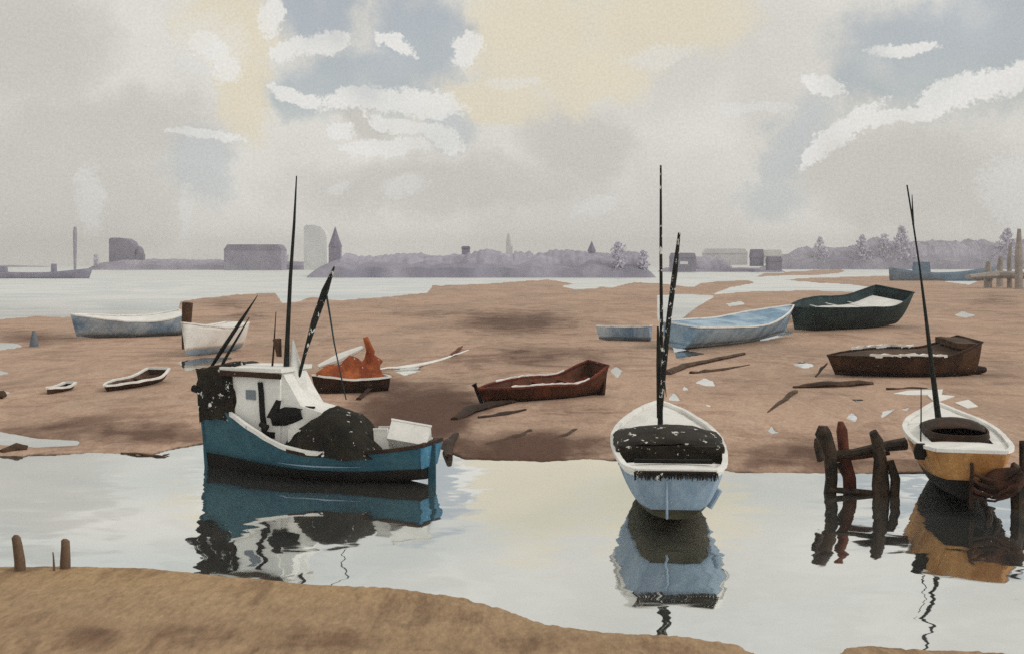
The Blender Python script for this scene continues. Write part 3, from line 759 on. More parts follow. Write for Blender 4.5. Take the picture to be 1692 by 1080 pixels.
# ================================================================== boats lying on the mud
def beached(name, label, cat, p0, p1, h0, h1, mats, beam=None, roll=0.0, group=None, open_=True, keel_h=.0, full=.42, deck=None, bow_sharp=True, hmid=None, bot=.25, double=False, cap='white_worn', pitch=0.0, floor=.62):
    """p0 = frame foot of the blunt end, p1 = frame foot of the pointed end; h0/h1/hmid heights in frame px"""
    a, b = gnd(*p0, MUDZ), gnd(*p1, MUDZ)
    T = frame(a, b, roll=roll, pitch=pitch, z=MUDZ - .04)
    L = (b - a).length
    k0, k1 = F / a.y, F / b.y
    z0, z1 = h0 / k0, h1 / k1
    zm = (hmid / ((k0 + k1) / 2)) if hmid else min(z0, z1) * .82
    B = (beam or L / 3.2) / 2
    h = Hull(L, [(0, B * (.12 if double else .70)), (.15, B * (.62 if double else .88)), (.4, B), (.7, B * .82), (.9, B * .38), (1, B * .04)], [(0, z0), (.25, zm * 1.02), (.55, zm), (.8, zm + (z1 - zm) * .5), (1, z1)],
             [(0, .06 * z0), (.3, 0), (.7, 0), (1, .12 * z1)], [(0, full), (.5, full), (.85, .75), (1, 1)], rake=.06 * L)
    t = thing(name, label, cat, T, group)
    bt = lambda tt: h.vz(tt, bot * zm)
    mb = MB(); h.skin(mb, bt, lambda tt: 1.0, 26, 6); h.end(mb, 0, bt(0), 1.0, 6); mb.build("hull", mats[0], t, solid=.05)
    mb = MB(); h.skin(mb, lambda tt: 0.0, bt, 26, 5); h.end(mb, 0, 0, bt(0), 5); mb.build("bottom", mats[1], t)
    mb = MB(); h.rail(mb, .09, .10, 0, 1, 26, dz=.03); mb.wob(.03, 2); mb.build("gunwale", M[cap] if isinstance(cap, str) else cap, t)
    if open_:
        mb = MB(); h.deck(mb, zm * floor, .04, .9, camber=0, nt=14, nw=6); mb.build("floor_boards", mats[2], t)
        for tt in (.25, .48, .68):
            q = h.p(tt, .78, 1); mb = MB(); mb.box((q.x, 0, q.z), (.25, q.y * 1.95, .05)); mb.build("thwart", mats[2], t)
    else:
        mb = MB(); h.deck(mb, .05, .01, .98, nt=14, nw=6, camber=.12); mb.build("deck", mats[2], t)
    return t, T, h

def loc(T, px, py, x):
    """local point at station x (m) seen at frame px,py"""
    c = T @ Vector((x, 0, 0)); return T.inverted() @ at(px, py, c.y)

# brown rowing boat mid mud
t, T, h = beached("rowing_boat", "long red brown rowing boat with flaking white gunwale lying mid mudflat", "rowing boat", (984, 652), (800, 668), 54, 28, (M['rustwood'], M['dkbrown'], M['redbrown']), roll=R(-7), hmid=32, cap='redbrown')
mb = MB(); h.rail(mb, .05, .07, .20, .82, 24, dz=.10, end=False); mb.wob(.05, 4); split_build(mb, "worn_capping", M['white_worn'], t)
mb = MB(); mb.tube([loc(T, 797, 668, h.L * .98), loc(T, 788, 642, h.L * 1.0), loc(T, 783, 634, h.L)], [.09, .12, .15], 8); mb.wob(.04, 3); mb.build("stem_post", M['black'], t)
mb = MB(); mb.box((-.05, 0, .85), (.14, 1.2, 1.5), ry=-.08, nz=4, ny=4); mb.wob(.06, 2); mb.build("stern_board", M['dkbrown'], t)
def baulk(pts, rad, lab, mat='dkbrown', name="driftwood_baulk", cat="driftwood", flat=.6, grp="timber lying on the mud", wob=.05):
    P = [gnd(x, y, z) for x, y, z in pts]
    o0 = P[len(P) // 2].copy(); o0.z = 0
    k = P[0].y / 40
    mb = MB(); 
    Q = []
    RR = []
    for i in range(len(P) - 1):
        for j in range(4):
            Q.append(P[i].lerp(P[i + 1], j / 4) - o0); RR.append(rad[i] + (rad[i + 1] - rad[i]) * j / 4)
    Q.append(P[-1] - o0); RR.append(rad[-1])
    mb.tube(Q, RR, 9, flat); mb.wob(wob * 1.6, 1.4).wob(wob * .7, 5)
    o = mb.build(name, M[mat]); o.location = o0
    return tag(o, lab, cat, grp)
baulk([(752, 692, .12), (775, 678, .18), (810, 668, .2), (850, 662, .15)], [.18, .30, .26, .12], "thick dark bar as the shadow below the bow of the red brown rowing boat")  # shadow beneath the rowing boat, built as a dark solid bar
baulk([(792, 690, .1), (830, 684, .1), (868, 676, .1)], [.08, .26, .1], "flat dark strip as the shadow under the middle of the red brown rowing boat", flat=.4)  # second piece of the same boat shadow, a flat dark strip
baulk([(742, 755, .1), (740, 735, .15), (752, 718, .1)], [.10, .20, .14], "curved dark snag at the water edge beside the blue boat stern")
baulk([(805, 735, .05), (850, 722, .08), (876, 712, .05)], [.10, .24, .10], "brown plank half sunk in mud above the water edge", mat='brown', flat=.35)
baulk([(896, 732, .05), (930, 720, .08), (965, 702, .05)], [.03, .16, .02], "thin pointed branch on the mud left of the pale blue boat", mat='brown', flat=.4)

# orange boat behind the net
t, T, h = beached("motor_boat", "rust orange covered boat with dark hull behind the fishing boat mast", "boat", (640, 646), (522, 652), 26, 34, (M['dkbrown'], M['dkbrown'], M['dkbrown']), hmid=24, open_=False, cap='white_worn')
mb = MB()
P = []
for i in range(15):
    u = i / 14; x = h.L * (.10 + .88 * u)
    w = max(.08, curve(h.beam, x / h.L)) * .95; s0 = curve(h.sheer, x / h.L)
    hg = 1.55 * (1 - .62 * u) * (math.sin(math.pi * (.08 + .90 * u)) ** .4)
    P.append([Vector((x, w * (1 - j / 7), s0 - .02 + hg * (1 - abs(1 - j / 7)) ** .75 * (1 + .18 * math.sin(u * 17)))) for j in range(15)])
mb.grid(P); mb.wob(.20, 1.8).wob(.09, 5); mb.build("canvas_cover", M['orange'], t, solid=.03, ang=70)
mb = MB(); mb.tube([loc(T, 606, 615, h.L * .25), loc(T, 612, 580, h.L * .24), loc(T, 604, 556, h.L * .25)], [.32, .26, .14], 9); mb.wob(.08, 2); mb.build("rudder_head", M['orange'], t)
mb = MB(); mb.tube([loc(T, 526, 606, h.L * .9), loc(T, 560, 592, h.L * .6), loc(T, 600, 574, h.L * .3)], [.10, .24, .10], 8); mb.wob(.06, 2); mb.build("rolled_sail", M['white'], t)
baulk([(622, 610, .1), (690, 604, .15), (740, 590, .15), (775, 578, .1)], [.10, .17, .12, .04], "long white spar lying on the mud right of the orange boat", mat='white_worn', name="spar", cat="spar")
baulk([(745, 586, .25), (758, 577, .3), (764, 571, .3)], [.10, .17, .06], "small red brown float at the tip of the white spar", mat='redbrown', name="float", cat="float")
baulk([(592, 660, .1), (604, 648, .2), (612, 642, .25)], [.14, .12, .1], "bent dark mooring stump below the orange boat", name="mooring_stump", cat="stump")

# blue boats by the middle mast
beached("rowing_boat", "small pale blue boat lying left of the leaning gaff of the white boat", "rowing boat", (1075, 564), (990, 562), 26, 24, (M['skyblue'], M['greyblue'], M['greyblue']), hmid=24, group="blue boats on the mud")
beached("fishing_smack", "long faded blue boat lying behind the white boat's gaff", "boat", (1118, 577), (1296, 556), 42, 52, (M['midblue'], M['midblue'], M['midblue']), hmid=36, group="blue boats on the mud", open_=False, beam=5.0, roll=R(6), cap='white_worn')
beached("fishing_smack", "dark green black boat with white deck lying right of the faded blue boat", "boat", (1470, 538), (1312, 549), 62, 44, (M['dkgreen'], M['dkgreen'], M['white_worn']), hmid=46, open_=True, beam=6.4, roll=R(-9), cap='dkgreen', floor=.30)
baulk([(1290, 522, 1.0), (1320, 512, 1.2), (1350, 505, 1.3)], [.3, .55, .3], "dark green tarpaulin roll beyond the dark green boat", mat='dkgreen', name="tarpaulin_roll", cat="tarpaulin", grp=None)
# planks below
baulk([(1100, 618, .1), (1130, 604, .2), (1170, 596, .2), (1228, 584, .15)], [.35, .3, .16, .22], "grey brown timber with a dark end lying below the faded blue boat", mat='brown')
baulk([(1142, 616, .1), (1190, 611, .1), (1238, 602, .1)], [.16, .22, .06], "straight brown plank in front of the grey brown timber", mat='brown', flat=.5)
# brown barge right
t, T, h = beached("barge", "brown mud barge with flaking white top edge behind the leaning mast", "barge", (1600, 619), (1380, 622), 60, 36, (M['brown'], M['dkbrown'], M['brown']), hmid=40, beam=4.2, roll=R(-4), open_=False, full=.25, cap='dkbrown')
mb = MB(); h.rail(mb, .07, .16, .30, .80, 26, dz=.12, end=False); mb.wob(.10, 4); split_build(mb, "worn_capping", M['white_worn'], t)
mb = MB(); mb.box((.09 * h.L, 0, curve(h.sheer, .09) + .10), (.17 * h.L, 2.7, .34), nx=4, ny=3, nz=3, taper=.85); mb.wob(.12, 1.3); mb.build("stern_locker", M['brown'], t)
mb = MB(); mb.tube([loc(T, 1596, 612, 0), loc(T, 1615, 611, -.7), loc(T, 1628, 610, -1.1)], [.22, .30, .2], 8); mb.wob(.06, 2); mb.build("rudder", M['dkbrown'], t)
baulk([(1312, 640, .1), (1345, 636, .2), (1400, 634, .2), (1440, 632, .15)], [.14, .32, .28, .22], "long dark brown timber just below the bow of the brown barge", mat='brown')
baulk([(1266, 684, .05), (1290, 664, .1), (1314, 646, .15)], [.02, .13, .16], "slanting brown stake pointing down to the water left of the jetty", mat='brown')
baulk([(1466, 643, .1), (1500, 641, .1), (1532, 641, .1)], [.10, .13, .06], "thin brown plank beside the leaning amber boat mast", mat='brown', flat=.5)
baulk([(1348, 622, .1), (1358, 608, .5), (1366, 600, .7)], [.06, .12, .06], "short brown stake leaning at the bow of the brown barge", mat='brown')
# flat white sheets added where pools would mirror the bright sky
def glint_sheet(poly, lab):
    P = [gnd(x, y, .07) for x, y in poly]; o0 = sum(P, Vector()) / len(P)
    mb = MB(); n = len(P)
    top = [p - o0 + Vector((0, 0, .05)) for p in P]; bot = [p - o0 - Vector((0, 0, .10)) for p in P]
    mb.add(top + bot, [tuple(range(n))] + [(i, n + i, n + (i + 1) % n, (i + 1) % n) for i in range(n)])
    o = mb.build("pool_glint_sheet", M['white_worn']); o.location = o0; tag(o, lab, "canvas", "white sheets as pool glints on the mud")
glint_sheet([(1476,651),(1500,646),(1558,644),(1556,653),(1578,655),(1545,666),(1532,653),(1500,653)], "long white sheet as a pool glint beside the foot of the leaning mast")
glint_sheet([(1578,666),(1600,661),(1616,672),(1598,675)], "small white sheet as a pool glint right of the long one")
# left side
beached("lighter", "faded blue boat with blunt dark bow lying far left on the mud", "boat", (300, 554), (126, 560), 40, 42, (M['skyblue'], M['greyblue'], M['white_worn']), hmid=32, open_=False, beam=3.4, cap='white_worn', roll=R(-8))
t, T, h = beached("dinghy", "pale hull propped beside a brown post on the left mudflat", "boat", (392, 578), (306, 590), 46, 58, (M['white'], M['paleblue'], M['white']), hmid=44, open_=False, cap='white', beam=3.0)
mb = MB(); mb.box((h.L * .70, 0.62, 1.55), (.55, .08, .55), nx=2, nz=2); mb.wob(.05, 2); mb.build("porthole", M['brown'], t)
def stake(px, y0, y1, r0, r1, dx, lab, mat='brown', name="mooring_stake"):
    b0 = gnd(px, y0, 0); b1 = at(px + dx, y1, b0.y) 
    mb = MB(); mb.tube([Vector((0, 0, -.2)), (b1 - b0) * .5, b1 - b0], [r0, (r0 + r1) * .55, r1], 9); mb.wob(.06, 1.5)
    o = mb.build(name, M[mat]); o.location = b0; tag(o, lab, "stake", "stakes standing in the mud")
stake(306, 578, 500, .28, .42, 4, "thick brown stake at the bow of the pale hull")
stake(56, 574, 546, .42, .12, 0, "squat grey pointed stake on the far left mud", 'greyblue')
beached("dinghy", "small dark brown dinghy with white gunwale on the left mud", "dinghy", (262, 630), (178, 648), 22, 12, (M['brown'], M['dkbrown'], M['brown']), hmid=13, group="dark dinghies on the left mud")
beached("dinghy", "tiny brown dinghy half sunk left of the other dark dinghy", "dinghy", (116, 643), (80, 652), 12, 12, (M['brown'], M['dkbrown'], M['brown']), hmid=9, group="dark dinghies on the left mud")
baulk([(-30, 650, .2), (0, 652, .25), (8, 653, .2)], [.3, .35, .2], "brown timber end at the left edge of the photo", mat='brown')
baulk([(2, 745, .08), (28, 738, .16), (45, 741, .08)], [.15, .26, .15], "mud covered log at the left water edge", mat='brown')
baulk([(200, 747, .03), (235, 750, .03), (268, 753, .03), (281, 749, .03)], [.05, .06, .05, .02], "thin root trailing into the water left of the fishing boat", mat='brown')

# ================================================================== far shore
def far_box(name, label, x0, x1, ytop, ybase, Y, depth, mat, roof=None, windows=0, roof_mat='mauve_dk', group=None, roof_h=0.0, cat="building"):
    k = F / Y
    c = at((x0 + x1) / 2, ybase, Y)
    w, h = (x1 - x0) / k, (ybase - ytop) / k
    t = thing(name, label, cat, Matrix.Translation(c), group)
    if roof == 'pitched':
        rh = roof_h / k
        mb = MB(); mb.box((0, depth / 2, (h - rh) / 2), (w, depth, h - rh)); mb.build("wall", M[mat], t)
        mb = MB(); mb.prism([(-w / 2 - .4, 0), (w / 2 + .4, 0), (w / 2 - w * .06, rh), (-w / 2 + w * .06, rh)], -.4, depth + .4, lambda u, v, d: Vector((u, d, h - rh + v + .01))); mb.build("roof", M[roof_mat], t)
    elif roof == 'spire':
        rh = roof_h / k
        mb = MB(); mb.box((0, w / 2, (h - rh) / 2), (w, w, h - rh)); mb.build("tower", M[mat], t)
        mb = MB(); mb.tube([(0, w / 2, h - rh), (0, w / 2, h - rh * .5), (0, w / 2, h)], [w * .62, w * .30, .05], 8); mb.build("spire", M[roof_mat], t)
    elif roof == 'dome':
        mb = MB(); mb.box((0, w / 2, h * .3), (w, w, h * .6)); mb.build("wall", M[mat], t)
        mb = MB(); mb.tube([(0, w / 2, h * .6 + .4 * h * math.sin(a)) for a in [i * math.pi / 2 / 7 for i in range(8)]], [max(.03, w * .52 * math.cos(i * math.pi / 2 / 7)) for i in range(8)], 14); mb.build("dome", M[roof_mat], t)
    elif roof == 'curved':
        poly = [(-w / 2, 0), (w / 2, 0), (w / 2, h * .72), (w * .42, h * .86), (w * .2, h * .97), (-w * .1, h), (-w * .42, h), (-w / 2, h * .95)]
        mb = MB(); mb.prism(poly, 0, depth, lambda u, v, d: Vector((u, d, v))); mb.build("wall", M[mat], t)
    else:
        mb = MB(); mb.box((0, depth / 2, h / 2), (w, depth, h)); mb.build("wall", M[mat], t)
    for i in range(windows):
        wx = -w / 2 + w * (i + .7) / (windows + .4)
        mb = MB(); mb.box((wx, -.06, h * .45), (w / (windows * 3.0), .15, h * .16)); mb.build("window", M['far_white'], t)
    return t
LY = 1150.0; MY = 560.0; RY = 1250.0
def base_y(Y): return HY + H * F / Y
# land strips: low real banks
def bank(name, x0, x1, Y, depth, h, mat, kind='structure'):
    mb = MB(); n = max(24, int((x1 - x0) / 6)); P = []
    for i in range(n + 1):
        px = x0 + (x1 - x0) * i / n
        e = min(1, min(i, n - i) / (n * .06 + .01)); e = e ** .6
        hh = h * (.85 + .25 * mn.noise(Vector((px * .03, Y, 0)))) * e + .02
        X = (px - CX) / F * Y
        off = 6 * mn.noise(Vector((px * .02, 5, Y)))
        P.append([Vector((X, Y + off, -.3)), Vector((X, Y + off + 2, hh * .55)), Vector((X, Y + off + 10, hh * .85)), Vector((X, Y + depth * .5, hh)), Vector((X, Y + depth, -.3))])
    mb.grid(P); o = mb.build(name, M[mat]); o['kind'] = kind; return o
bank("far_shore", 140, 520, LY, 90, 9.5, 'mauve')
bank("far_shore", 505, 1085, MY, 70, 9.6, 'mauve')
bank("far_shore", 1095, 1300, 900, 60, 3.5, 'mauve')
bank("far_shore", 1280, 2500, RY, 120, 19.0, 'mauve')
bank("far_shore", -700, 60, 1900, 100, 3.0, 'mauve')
def wood(name, label, x0, x1, Y, depth, top_fn, n, seed=1, kind='stuff', mat='far_wood'):
    """a belt of tree crowns: many small leaf clumps through each crown"""
    mb = MB(); k = F / Y
    P = []
    step = 1.3
    nx_ = int((x1 - x0) / step)
    for i in range(nx_ + 1):
        px = x0 + (x1 - x0) * i / nx_
        X = (px - CX) / F * Y
        e = min(1.0, min(i, nx_ - i) / 14) ** .6
        top = (HY + H * F / Y - top_fn(px)) / k * e
        row = []
        for q, fz in ((0, .0), (.02, .35), (.08, .72), (.25, .93), (.5, 1.0), (.8, .95), (1.0, .0)):
            lump = 1 + (.16 * mn.noise(Vector((X * .13, q * depth * .13, seed * 3.1))) + .12 * mn.noise(Vector((X * .42, q * depth * .4, seed)))) * (fz > .3)
            row.append(Vector((X + mn.noise(Vector((X * .3, q * 9, 4))) * .5, Y + 6 + q * depth + 1.6 * mn.noise(Vector((X * .25, fz * 5, seed))), top * fz * lump)))
        P.append(row)
    mb.grid(P)
    o = mb.build(name, M[mat], None, smooth_=True, ang=80); o['kind'] = kind
    return tag(o, label, "woodland")
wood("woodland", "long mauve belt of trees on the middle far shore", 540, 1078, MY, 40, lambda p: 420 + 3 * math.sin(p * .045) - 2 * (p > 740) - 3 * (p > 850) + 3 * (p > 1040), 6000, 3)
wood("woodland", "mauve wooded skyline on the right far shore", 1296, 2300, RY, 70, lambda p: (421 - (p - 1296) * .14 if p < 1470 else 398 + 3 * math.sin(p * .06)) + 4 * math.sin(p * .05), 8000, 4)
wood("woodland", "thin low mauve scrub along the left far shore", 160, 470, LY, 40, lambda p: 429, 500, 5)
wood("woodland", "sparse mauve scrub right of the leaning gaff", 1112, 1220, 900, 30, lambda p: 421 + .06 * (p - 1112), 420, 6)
# single trees
def far_tree(px, ytop, w, Y, label, conical=False, seed=0):
    rs = random.Random(seed); k = F / Y
    c = at(px, HY + H * F / Y, Y); h = (HY + H * F / Y - ytop) / k; W_ = w / k
    t = thing("far_tree", label, "tree", Matrix.Translation(c), "single trees on the far shore")
    mb = MB(); mb.tube([(0, 0, -.5), (0, 0, h * .4), (.2, 0, h * .75)], [W_ * .06, W_ * .05, W_ * .02], 6); mb.build("trunk", M['far_wood'], t)
    mb = MB()
    for i in range(240):
        z = rs.uniform(.25, 1.0)
        rr = W_ / 2 * ((1.04 - z) * 2.6 if conical else math.sqrt(max(0.02, 1 - ((z - .62) / .40) ** 2)))
        a = rs.uniform(0, 6.283); q = rr * math.sqrt(rs.uniform(0, 1)); r = W_ * .10
        cc = Vector((q * math.cos(a), q * math.sin(a), z * h - r))
        vs = [cc + Vector((rs.uniform(-1, 1), rs.uniform(-1, 1), rs.uniform(-1, 1))) * r * 1.3 for _ in range(4)]
        mb.add(vs, [(0, 1, 2), (0, 2, 3), (0, 3, 1), (1, 3, 2)])
    mb.build("crown", M['far_crown'], t)
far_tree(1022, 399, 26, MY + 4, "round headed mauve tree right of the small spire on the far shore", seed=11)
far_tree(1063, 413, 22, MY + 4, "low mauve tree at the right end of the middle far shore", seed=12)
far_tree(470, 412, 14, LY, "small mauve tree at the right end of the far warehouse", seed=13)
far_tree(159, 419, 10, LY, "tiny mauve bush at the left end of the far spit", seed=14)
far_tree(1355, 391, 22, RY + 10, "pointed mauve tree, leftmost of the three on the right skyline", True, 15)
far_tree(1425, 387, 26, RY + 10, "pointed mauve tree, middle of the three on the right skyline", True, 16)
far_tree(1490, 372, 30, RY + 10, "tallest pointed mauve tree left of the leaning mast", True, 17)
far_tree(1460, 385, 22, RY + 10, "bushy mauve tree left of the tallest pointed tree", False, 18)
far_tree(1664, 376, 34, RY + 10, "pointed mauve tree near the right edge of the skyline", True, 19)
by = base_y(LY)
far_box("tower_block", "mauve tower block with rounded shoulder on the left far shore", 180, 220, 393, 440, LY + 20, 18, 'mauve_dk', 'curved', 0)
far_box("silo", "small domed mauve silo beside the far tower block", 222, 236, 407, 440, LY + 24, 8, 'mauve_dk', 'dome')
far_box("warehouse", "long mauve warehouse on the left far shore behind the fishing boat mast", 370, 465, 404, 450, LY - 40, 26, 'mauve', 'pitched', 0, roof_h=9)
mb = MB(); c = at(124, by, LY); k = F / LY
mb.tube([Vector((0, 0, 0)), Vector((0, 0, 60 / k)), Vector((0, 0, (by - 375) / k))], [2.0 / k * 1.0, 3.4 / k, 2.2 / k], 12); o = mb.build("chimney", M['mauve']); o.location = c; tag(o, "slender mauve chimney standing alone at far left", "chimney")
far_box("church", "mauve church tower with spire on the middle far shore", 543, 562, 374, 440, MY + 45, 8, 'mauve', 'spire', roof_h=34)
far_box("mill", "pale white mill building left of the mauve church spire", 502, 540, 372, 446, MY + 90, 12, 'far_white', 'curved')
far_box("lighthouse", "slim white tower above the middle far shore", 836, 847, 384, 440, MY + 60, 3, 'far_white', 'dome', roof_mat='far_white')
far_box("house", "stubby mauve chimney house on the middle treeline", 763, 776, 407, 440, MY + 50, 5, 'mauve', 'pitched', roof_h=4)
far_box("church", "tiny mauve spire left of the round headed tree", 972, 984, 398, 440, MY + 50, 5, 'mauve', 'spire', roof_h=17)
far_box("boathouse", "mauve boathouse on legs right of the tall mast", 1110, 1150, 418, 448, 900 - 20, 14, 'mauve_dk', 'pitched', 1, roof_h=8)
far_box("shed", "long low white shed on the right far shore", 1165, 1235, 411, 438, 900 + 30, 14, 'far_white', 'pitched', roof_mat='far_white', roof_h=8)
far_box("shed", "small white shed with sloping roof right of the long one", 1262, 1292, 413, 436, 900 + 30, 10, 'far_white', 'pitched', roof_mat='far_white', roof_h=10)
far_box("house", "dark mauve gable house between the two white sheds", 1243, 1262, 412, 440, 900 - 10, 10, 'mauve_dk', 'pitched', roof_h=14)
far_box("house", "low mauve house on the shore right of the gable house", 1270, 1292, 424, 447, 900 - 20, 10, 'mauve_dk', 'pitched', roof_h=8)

# far vessels
def far_barge(name, label, x0, x1, ytop, ybase, mat, house=None, group=None):
    Y = F * H / (ybase - HY); k = F / Y
    Lm = (x1 - x0) / k; hm_ = (ybase - ytop) / k
    c = gnd((x0 + x1) / 2, ybase)
    t = thing(name, label, "barge", Matrix.Translation(c), group)
    h = Hull(Lm, [(0, 2.6), (.1, 3.2), (.8, 3.1), (1, .4)], [(0, hm_ * .9), (.3, hm_ * .62), (.7, hm_ * .62), (1, hm_)], [(0, -.4), (1, -.4)], [(0, .2), (.8, .3), (1, .8)], rake=1.5)
    off = Matrix.Translation((-Lm / 2, 0, 0))
    mb = MB(); h.skin(mb, lambda a: 0, lambda a: 1, 20, 5); h.end(mb, 0, 0, 1, 4); mb.xf(off); mb.build("hull", M[mat], t, solid=.1)
    mb = MB(); h.deck(mb, .2, .01, .97, nt=12, nw=4); mb.xf(off); mb.build("deck", M[mat], t)
    if house:
        for hx, hw, hh in house:
            mb = MB(); mb.box((Lm * (hx - .5), 0, hm_ * .6 + hh / 2), (hw, 3, hh), taper=.9); mb.build("deckhouse", M[mat], t)
far_barge("barge", "low mauve barge lying on the far left water", -60, 147, 443, 460, 'mauve', [(.72, 1.6, 3.6), (.28, 7, 2.4)])
far_barge("barge", "long blue barge afloat on the right beyond the mud", 1472, 1640, 440, 464, 'far_blue', [(.3, 6, 3.8)])
# piles at the right margin of the far channel
for i, (px, y0, y1, w) in enumerate(((1632, 476, 432, 14), (1652, 474, 424, 12), (1668, 476, 402, 9), (1683, 478, 378, 13), (1706, 478, 415, 14))):
    b0 = gnd(px, y0); k = F / b0.y
    mb = MB(); mb.tube([(0, 0, -.5), (0, 0, (y0 - y1) / k * .6), (.3, 0, (y0 - y1) / k)], [w / 2 / k, w / 2 / k * .9, w / 2 / k * .5], 9); mb.wob(.25, .5)
    o = mb.build("dolphin_pile", M['far_pile']); o.location = b0
    tag(o, ["stubby brown pile, leftmost of the far right pilings", "second brown pile from the left of the far right pilings", "thin brown pile in the middle of the far right pilings",
            "tallest leaning brown pile near the right edge of the photo", "brown pile just outside the right edge of the far pilings"][i], "pile", "far pilings at the right")
mb = MB(); mb.tube([gnd(1600, 477) + Vector((0, 0, 3.2)), gnd(1650, 476) + Vector((0, 0, 3.6)), gnd(1730, 477) + Vector((0, 0, 3.4))], [.9, 1.2, 1.1], 8, .8); mb.wob(.5, .3)
tag(mb.build("fender_beam", M['far_pile']), "brown beam across the far right pilings", "beam")

# ================================================================== air
m, nt, out = new_mat("haze_air")
pv = nt.nodes.new("ShaderNodeVolumePrincipled")
pv.inputs["Color"].default_value = (0.97, 0.95, 0.94, 1); pv.inputs["Density"].default_value = 0.00024
pv.inputs["Anisotropy"].default_value = 0.0
nt.links.new(pv.outputs[0], out.inputs["Volume"])
mb = MB(); mb.box((0, 1300, 29), (5400, 3400, 62)); o = mb.build("haze", m, None, smooth_=False); o['kind'] = 'stuff'

# ================================================================== sky and light
SUN_EL, SUN_AZ = R(38), R(106)      # azimuth from +Y (straight ahead) towards +X
w = bpy.data.worlds.new("World"); scene.world = w; w.use_nodes = True
nt = w.node_tree; nt.nodes.clear(); E.nt = nt
out = nt.nodes.new("ShaderNodeOutputWorld")
d = E(nt.nodes.new("ShaderNodeTexCoord").outputs["Generated"])
dx, dy, dz = sep(d)
U = E.math("ARCTAN2", dx, dy) * F
V = E.math("ABSOLUTE", E.math("ARCSINE", dz)) * F
uv = comb(U, V, 0.0)
wr = noise(uv, 0.012, 5, 0.62, color=True); wx, wy, wz = sep(wr)
wf = noise(uv, 0.09, 4, 0.7, color=True); fx, fy, fz = sep(wf)
hardU = U + (wx - .5) * 70 + (fx - .5) * 26
hardV = V + (wy - .5) * 50 + (fy - .5) * 16
softU = U + (wx - .5) * 120; softV = V + (wy - .5) * 110
def ang(px, py):
    return math.atan((px - CX) / F) * F, math.atan((HY - py) / math.hypot(F, px - CX)) * F
def field(blobs, uu, vv):
    """highest of the ellipses: 1 in a centre, 0 on a rim, below 0 outside"""
    acc = None
    for (px, py, rx, ry, rot) in blobs:
        a, b = ang(px, py); c, s_ = math.cos(R(rot)), math.sin(R(rot))
        p = E.math("MULTIPLY_ADD", uu, c / rx, E.math("MULTIPLY_ADD", vv, s_ / rx, -(a * c + b * s_) / rx))
        q = E.math("MULTIPLY_ADD", vv, c / ry, E.math("MULTIPLY_ADD", uu, -s_ / ry, -(b * c - a * s_) / ry))
        r2 = E.math("MULTIPLY_ADD", p, p, q * q)
        acc = r2 if acc is None else E.math("MINIMUM", acc, r2)
    return 1.0 - acc
BLUE = [(590, 130, 135, 62, 8), (530, 20, 70, 60, 0), (690, 60, 88, 85, -20), (500, 150, 50, 45, 0), (1530, 90, 150, 95, -6), (1640, 60, 120, 100, 0), (1440, 120, 70, 60, 10)]
BLUE2 = [(745, 210, 50, 34, 0), (1310, 240, 40, 110, -30), (330, 270, 60, 60, 0), (1270, 330, 60, 40, 0)]
CREAM = [(380, 45, 80, 62, 0), (400, 140, 48, 85, 0), (880, 60, 120, 95, 0), (820, 165, 80, 40, -10), (1090, 30, 150, 70, 0), (960, 120, 110, 60, 0)]
WHITE = [(525, 70, 58, 17, 6), (650, 70, 44, 12, -22), (450, 30, 20, 34, -20), (470, 82, 26, 16, 0), (350, 78, 30, 22, -20), (372, 110, 20, 26, 0), (500, 158, 56, 13, -22), (605, 166, 90, 22, 6), (705, 170, 70, 24, -10), (660, 205, 60, 14, -8), (735, 226, 40, 22, -20), (640, 240, 84, 15, 2), (560, 215, 22, 12, 0), (340, 222, 64, 8, -3), (1490, 82, 60, 11, 3), (1358, 142, 42, 14, -25),
         (1352, 244, 40, 13, 55), (1405, 208, 66, 20, 28), (1490, 190, 80, 15, 8), (1580, 155, 66, 26, 16), (1665, 132, 60, 18, 22), (770, 82, 30, 30, 0)]
WHITE2 = [(1090, 92, 70, 18, 4), (670, 312, 44, 18, 20), (560, 306, 30, 10, 20), (985, 340, 46, 18, 20), (350, 75, 60, 55, 0), (1680, 330, 46, 80, 25), (850, 140, 55, 10, 0), (1240, 180, 70, 10, 0), (310, 370, 14, 60, 0), (150, 330, 20, 60, 0)]
GREY = [(180, 215, 190, 70, 4), (600, 202, 55, 18, -8), (950, 240, 100, 70, -20), (90, 330, 220, 120, 0), (1500, 290, 220, 80, -10), (720, 310, 260, 50, 0), (60, 60, 110, 110, 0)]
e1 = noise(uv, 0.022, 3, 0.6); e2 = noise(uv, 0.11, 3, 0.75); e3 = noise(uv, 0.0075, 2, 0.5)
rough_e = (e1 - .5) * 1.5 + (e2 - .5) * 1.7
mB = smooth(field(BLUE, softU, softV) + (e1 - .5) * 1.0, -.45, .75) * smooth(e3, .12, .45)
mB2 = smooth(field(BLUE2, softU, softV), -.5, .8)
mC = smooth(field(CREAM, softU, softV) + (e1 - .5) * .8, -.5, .7)
mW = smooth(field(WHITE, hardU, hardV) + rough_e, -.18, .42) * smooth(e3, .05, .62)
mW2 = smooth(field(WHITE2, hardU, hardV) + rough_e, -.3, .8)
mG = smooth(field(GREY, softU, softV) + (e1 - .5) * .6, -.5, .8)
gen = noise(uv, 0.0035, 4, 0.55, 0.4)
gen2 = noise(uv, 0.010, 4, 0.6, 0.6)
grain = noise(uv, 0.22, 2, 0.7)
col = mixc(smooth(gen, .38, .64), lin(212, 210, 203), lin(223, 221, 214))
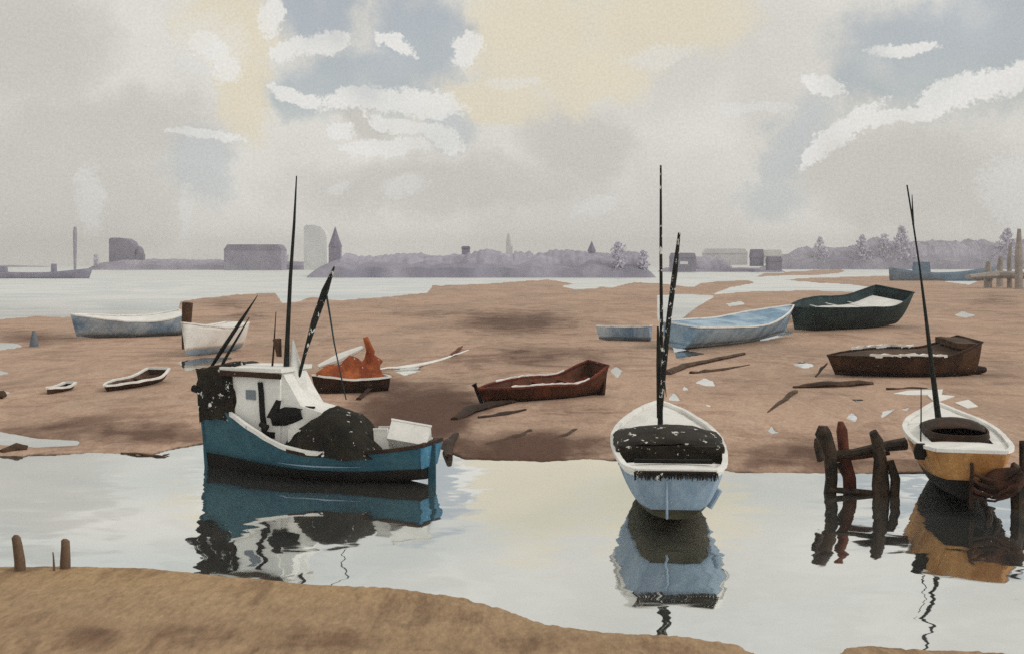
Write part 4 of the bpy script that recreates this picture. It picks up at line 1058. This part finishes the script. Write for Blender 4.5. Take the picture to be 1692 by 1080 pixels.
col = mixc(mG * 0.8, col, lin(200, 197, 190))
col = mixc(mC * 0.9, col, lin(224, 215, 192))
col = mixc(mB2 * 0.7, col, lin(190, 196, 198))
col = mixc(mW2 * 0.42, col, lin(228, 228, 226))
col = mixc(mW * .88, col, lin(234, 233, 229))
n = nt.nodes.new("ShaderNodeVectorMath"); n.operation = 'SCALE'
kk = 1.0 + (grain - .5) * .34 + (gen2 - .5) * .10
nt.links.new(col.v, n.inputs[0]); nt.links.new(kk.v, n.inputs["Scale"])
bgc = nt.nodes.new("ShaderNodeBackground"); nt.links.new(n.outputs[0], bgc.inputs[0]); bgc.inputs[1].default_value = 1.0
sky = nt.nodes.new("ShaderNodeTexSky"); sky.sky_type = 'NISHITA'; sky.sun_disc = False
sky.sun_elevation = SUN_EL; sky.sun_rotation = SUN_AZ; sky.dust_density = 2.5; sky.air_density = 1.0
bgs = nt.nodes.new("ShaderNodeBackground"); nt.links.new(sky.outputs[0], bgs.inputs[0]); bgs.inputs[1].default_value = 0.105
mx = nt.nodes.new("ShaderNodeMixShader")
nt.links.new((mB * (1.0 - mW * .95) * .52).v, mx.inputs[0]); nt.links.new(bgc.outputs[0], mx.inputs[1]); nt.links.new(bgs.outputs[0], mx.inputs[2])
nt.links.new(mx.outputs[0], out.inputs[0])

sl = bpy.data.lights.new("sun", 'SUN'); sl.energy = 1.1; sl.angle = R(14); sl.color = (1, .95, .88)
so = bpy.data.objects.new("sun", sl); COL.objects.link(so)
sd_ = Vector((math.sin(SUN_AZ) * math.cos(SUN_EL), math.cos(SUN_AZ) * math.cos(SUN_EL), math.sin(SUN_EL)))
so.rotation_euler = sd_.to_track_quat('Z', 'Y').to_euler()
so.location = sd_ * 100

scene.render.engine = 'CYCLES'
scene.view_settings.view_transform = 'Standard'
scene.view_settings.look = 'None'
scene.view_settings.exposure = 0.0
scene.view_settings.gamma = 1.0
scene.view_settings.use_curve_mapping = False
scene.cycles.max_bounces = 8
scene.cycles.use_denoising = False
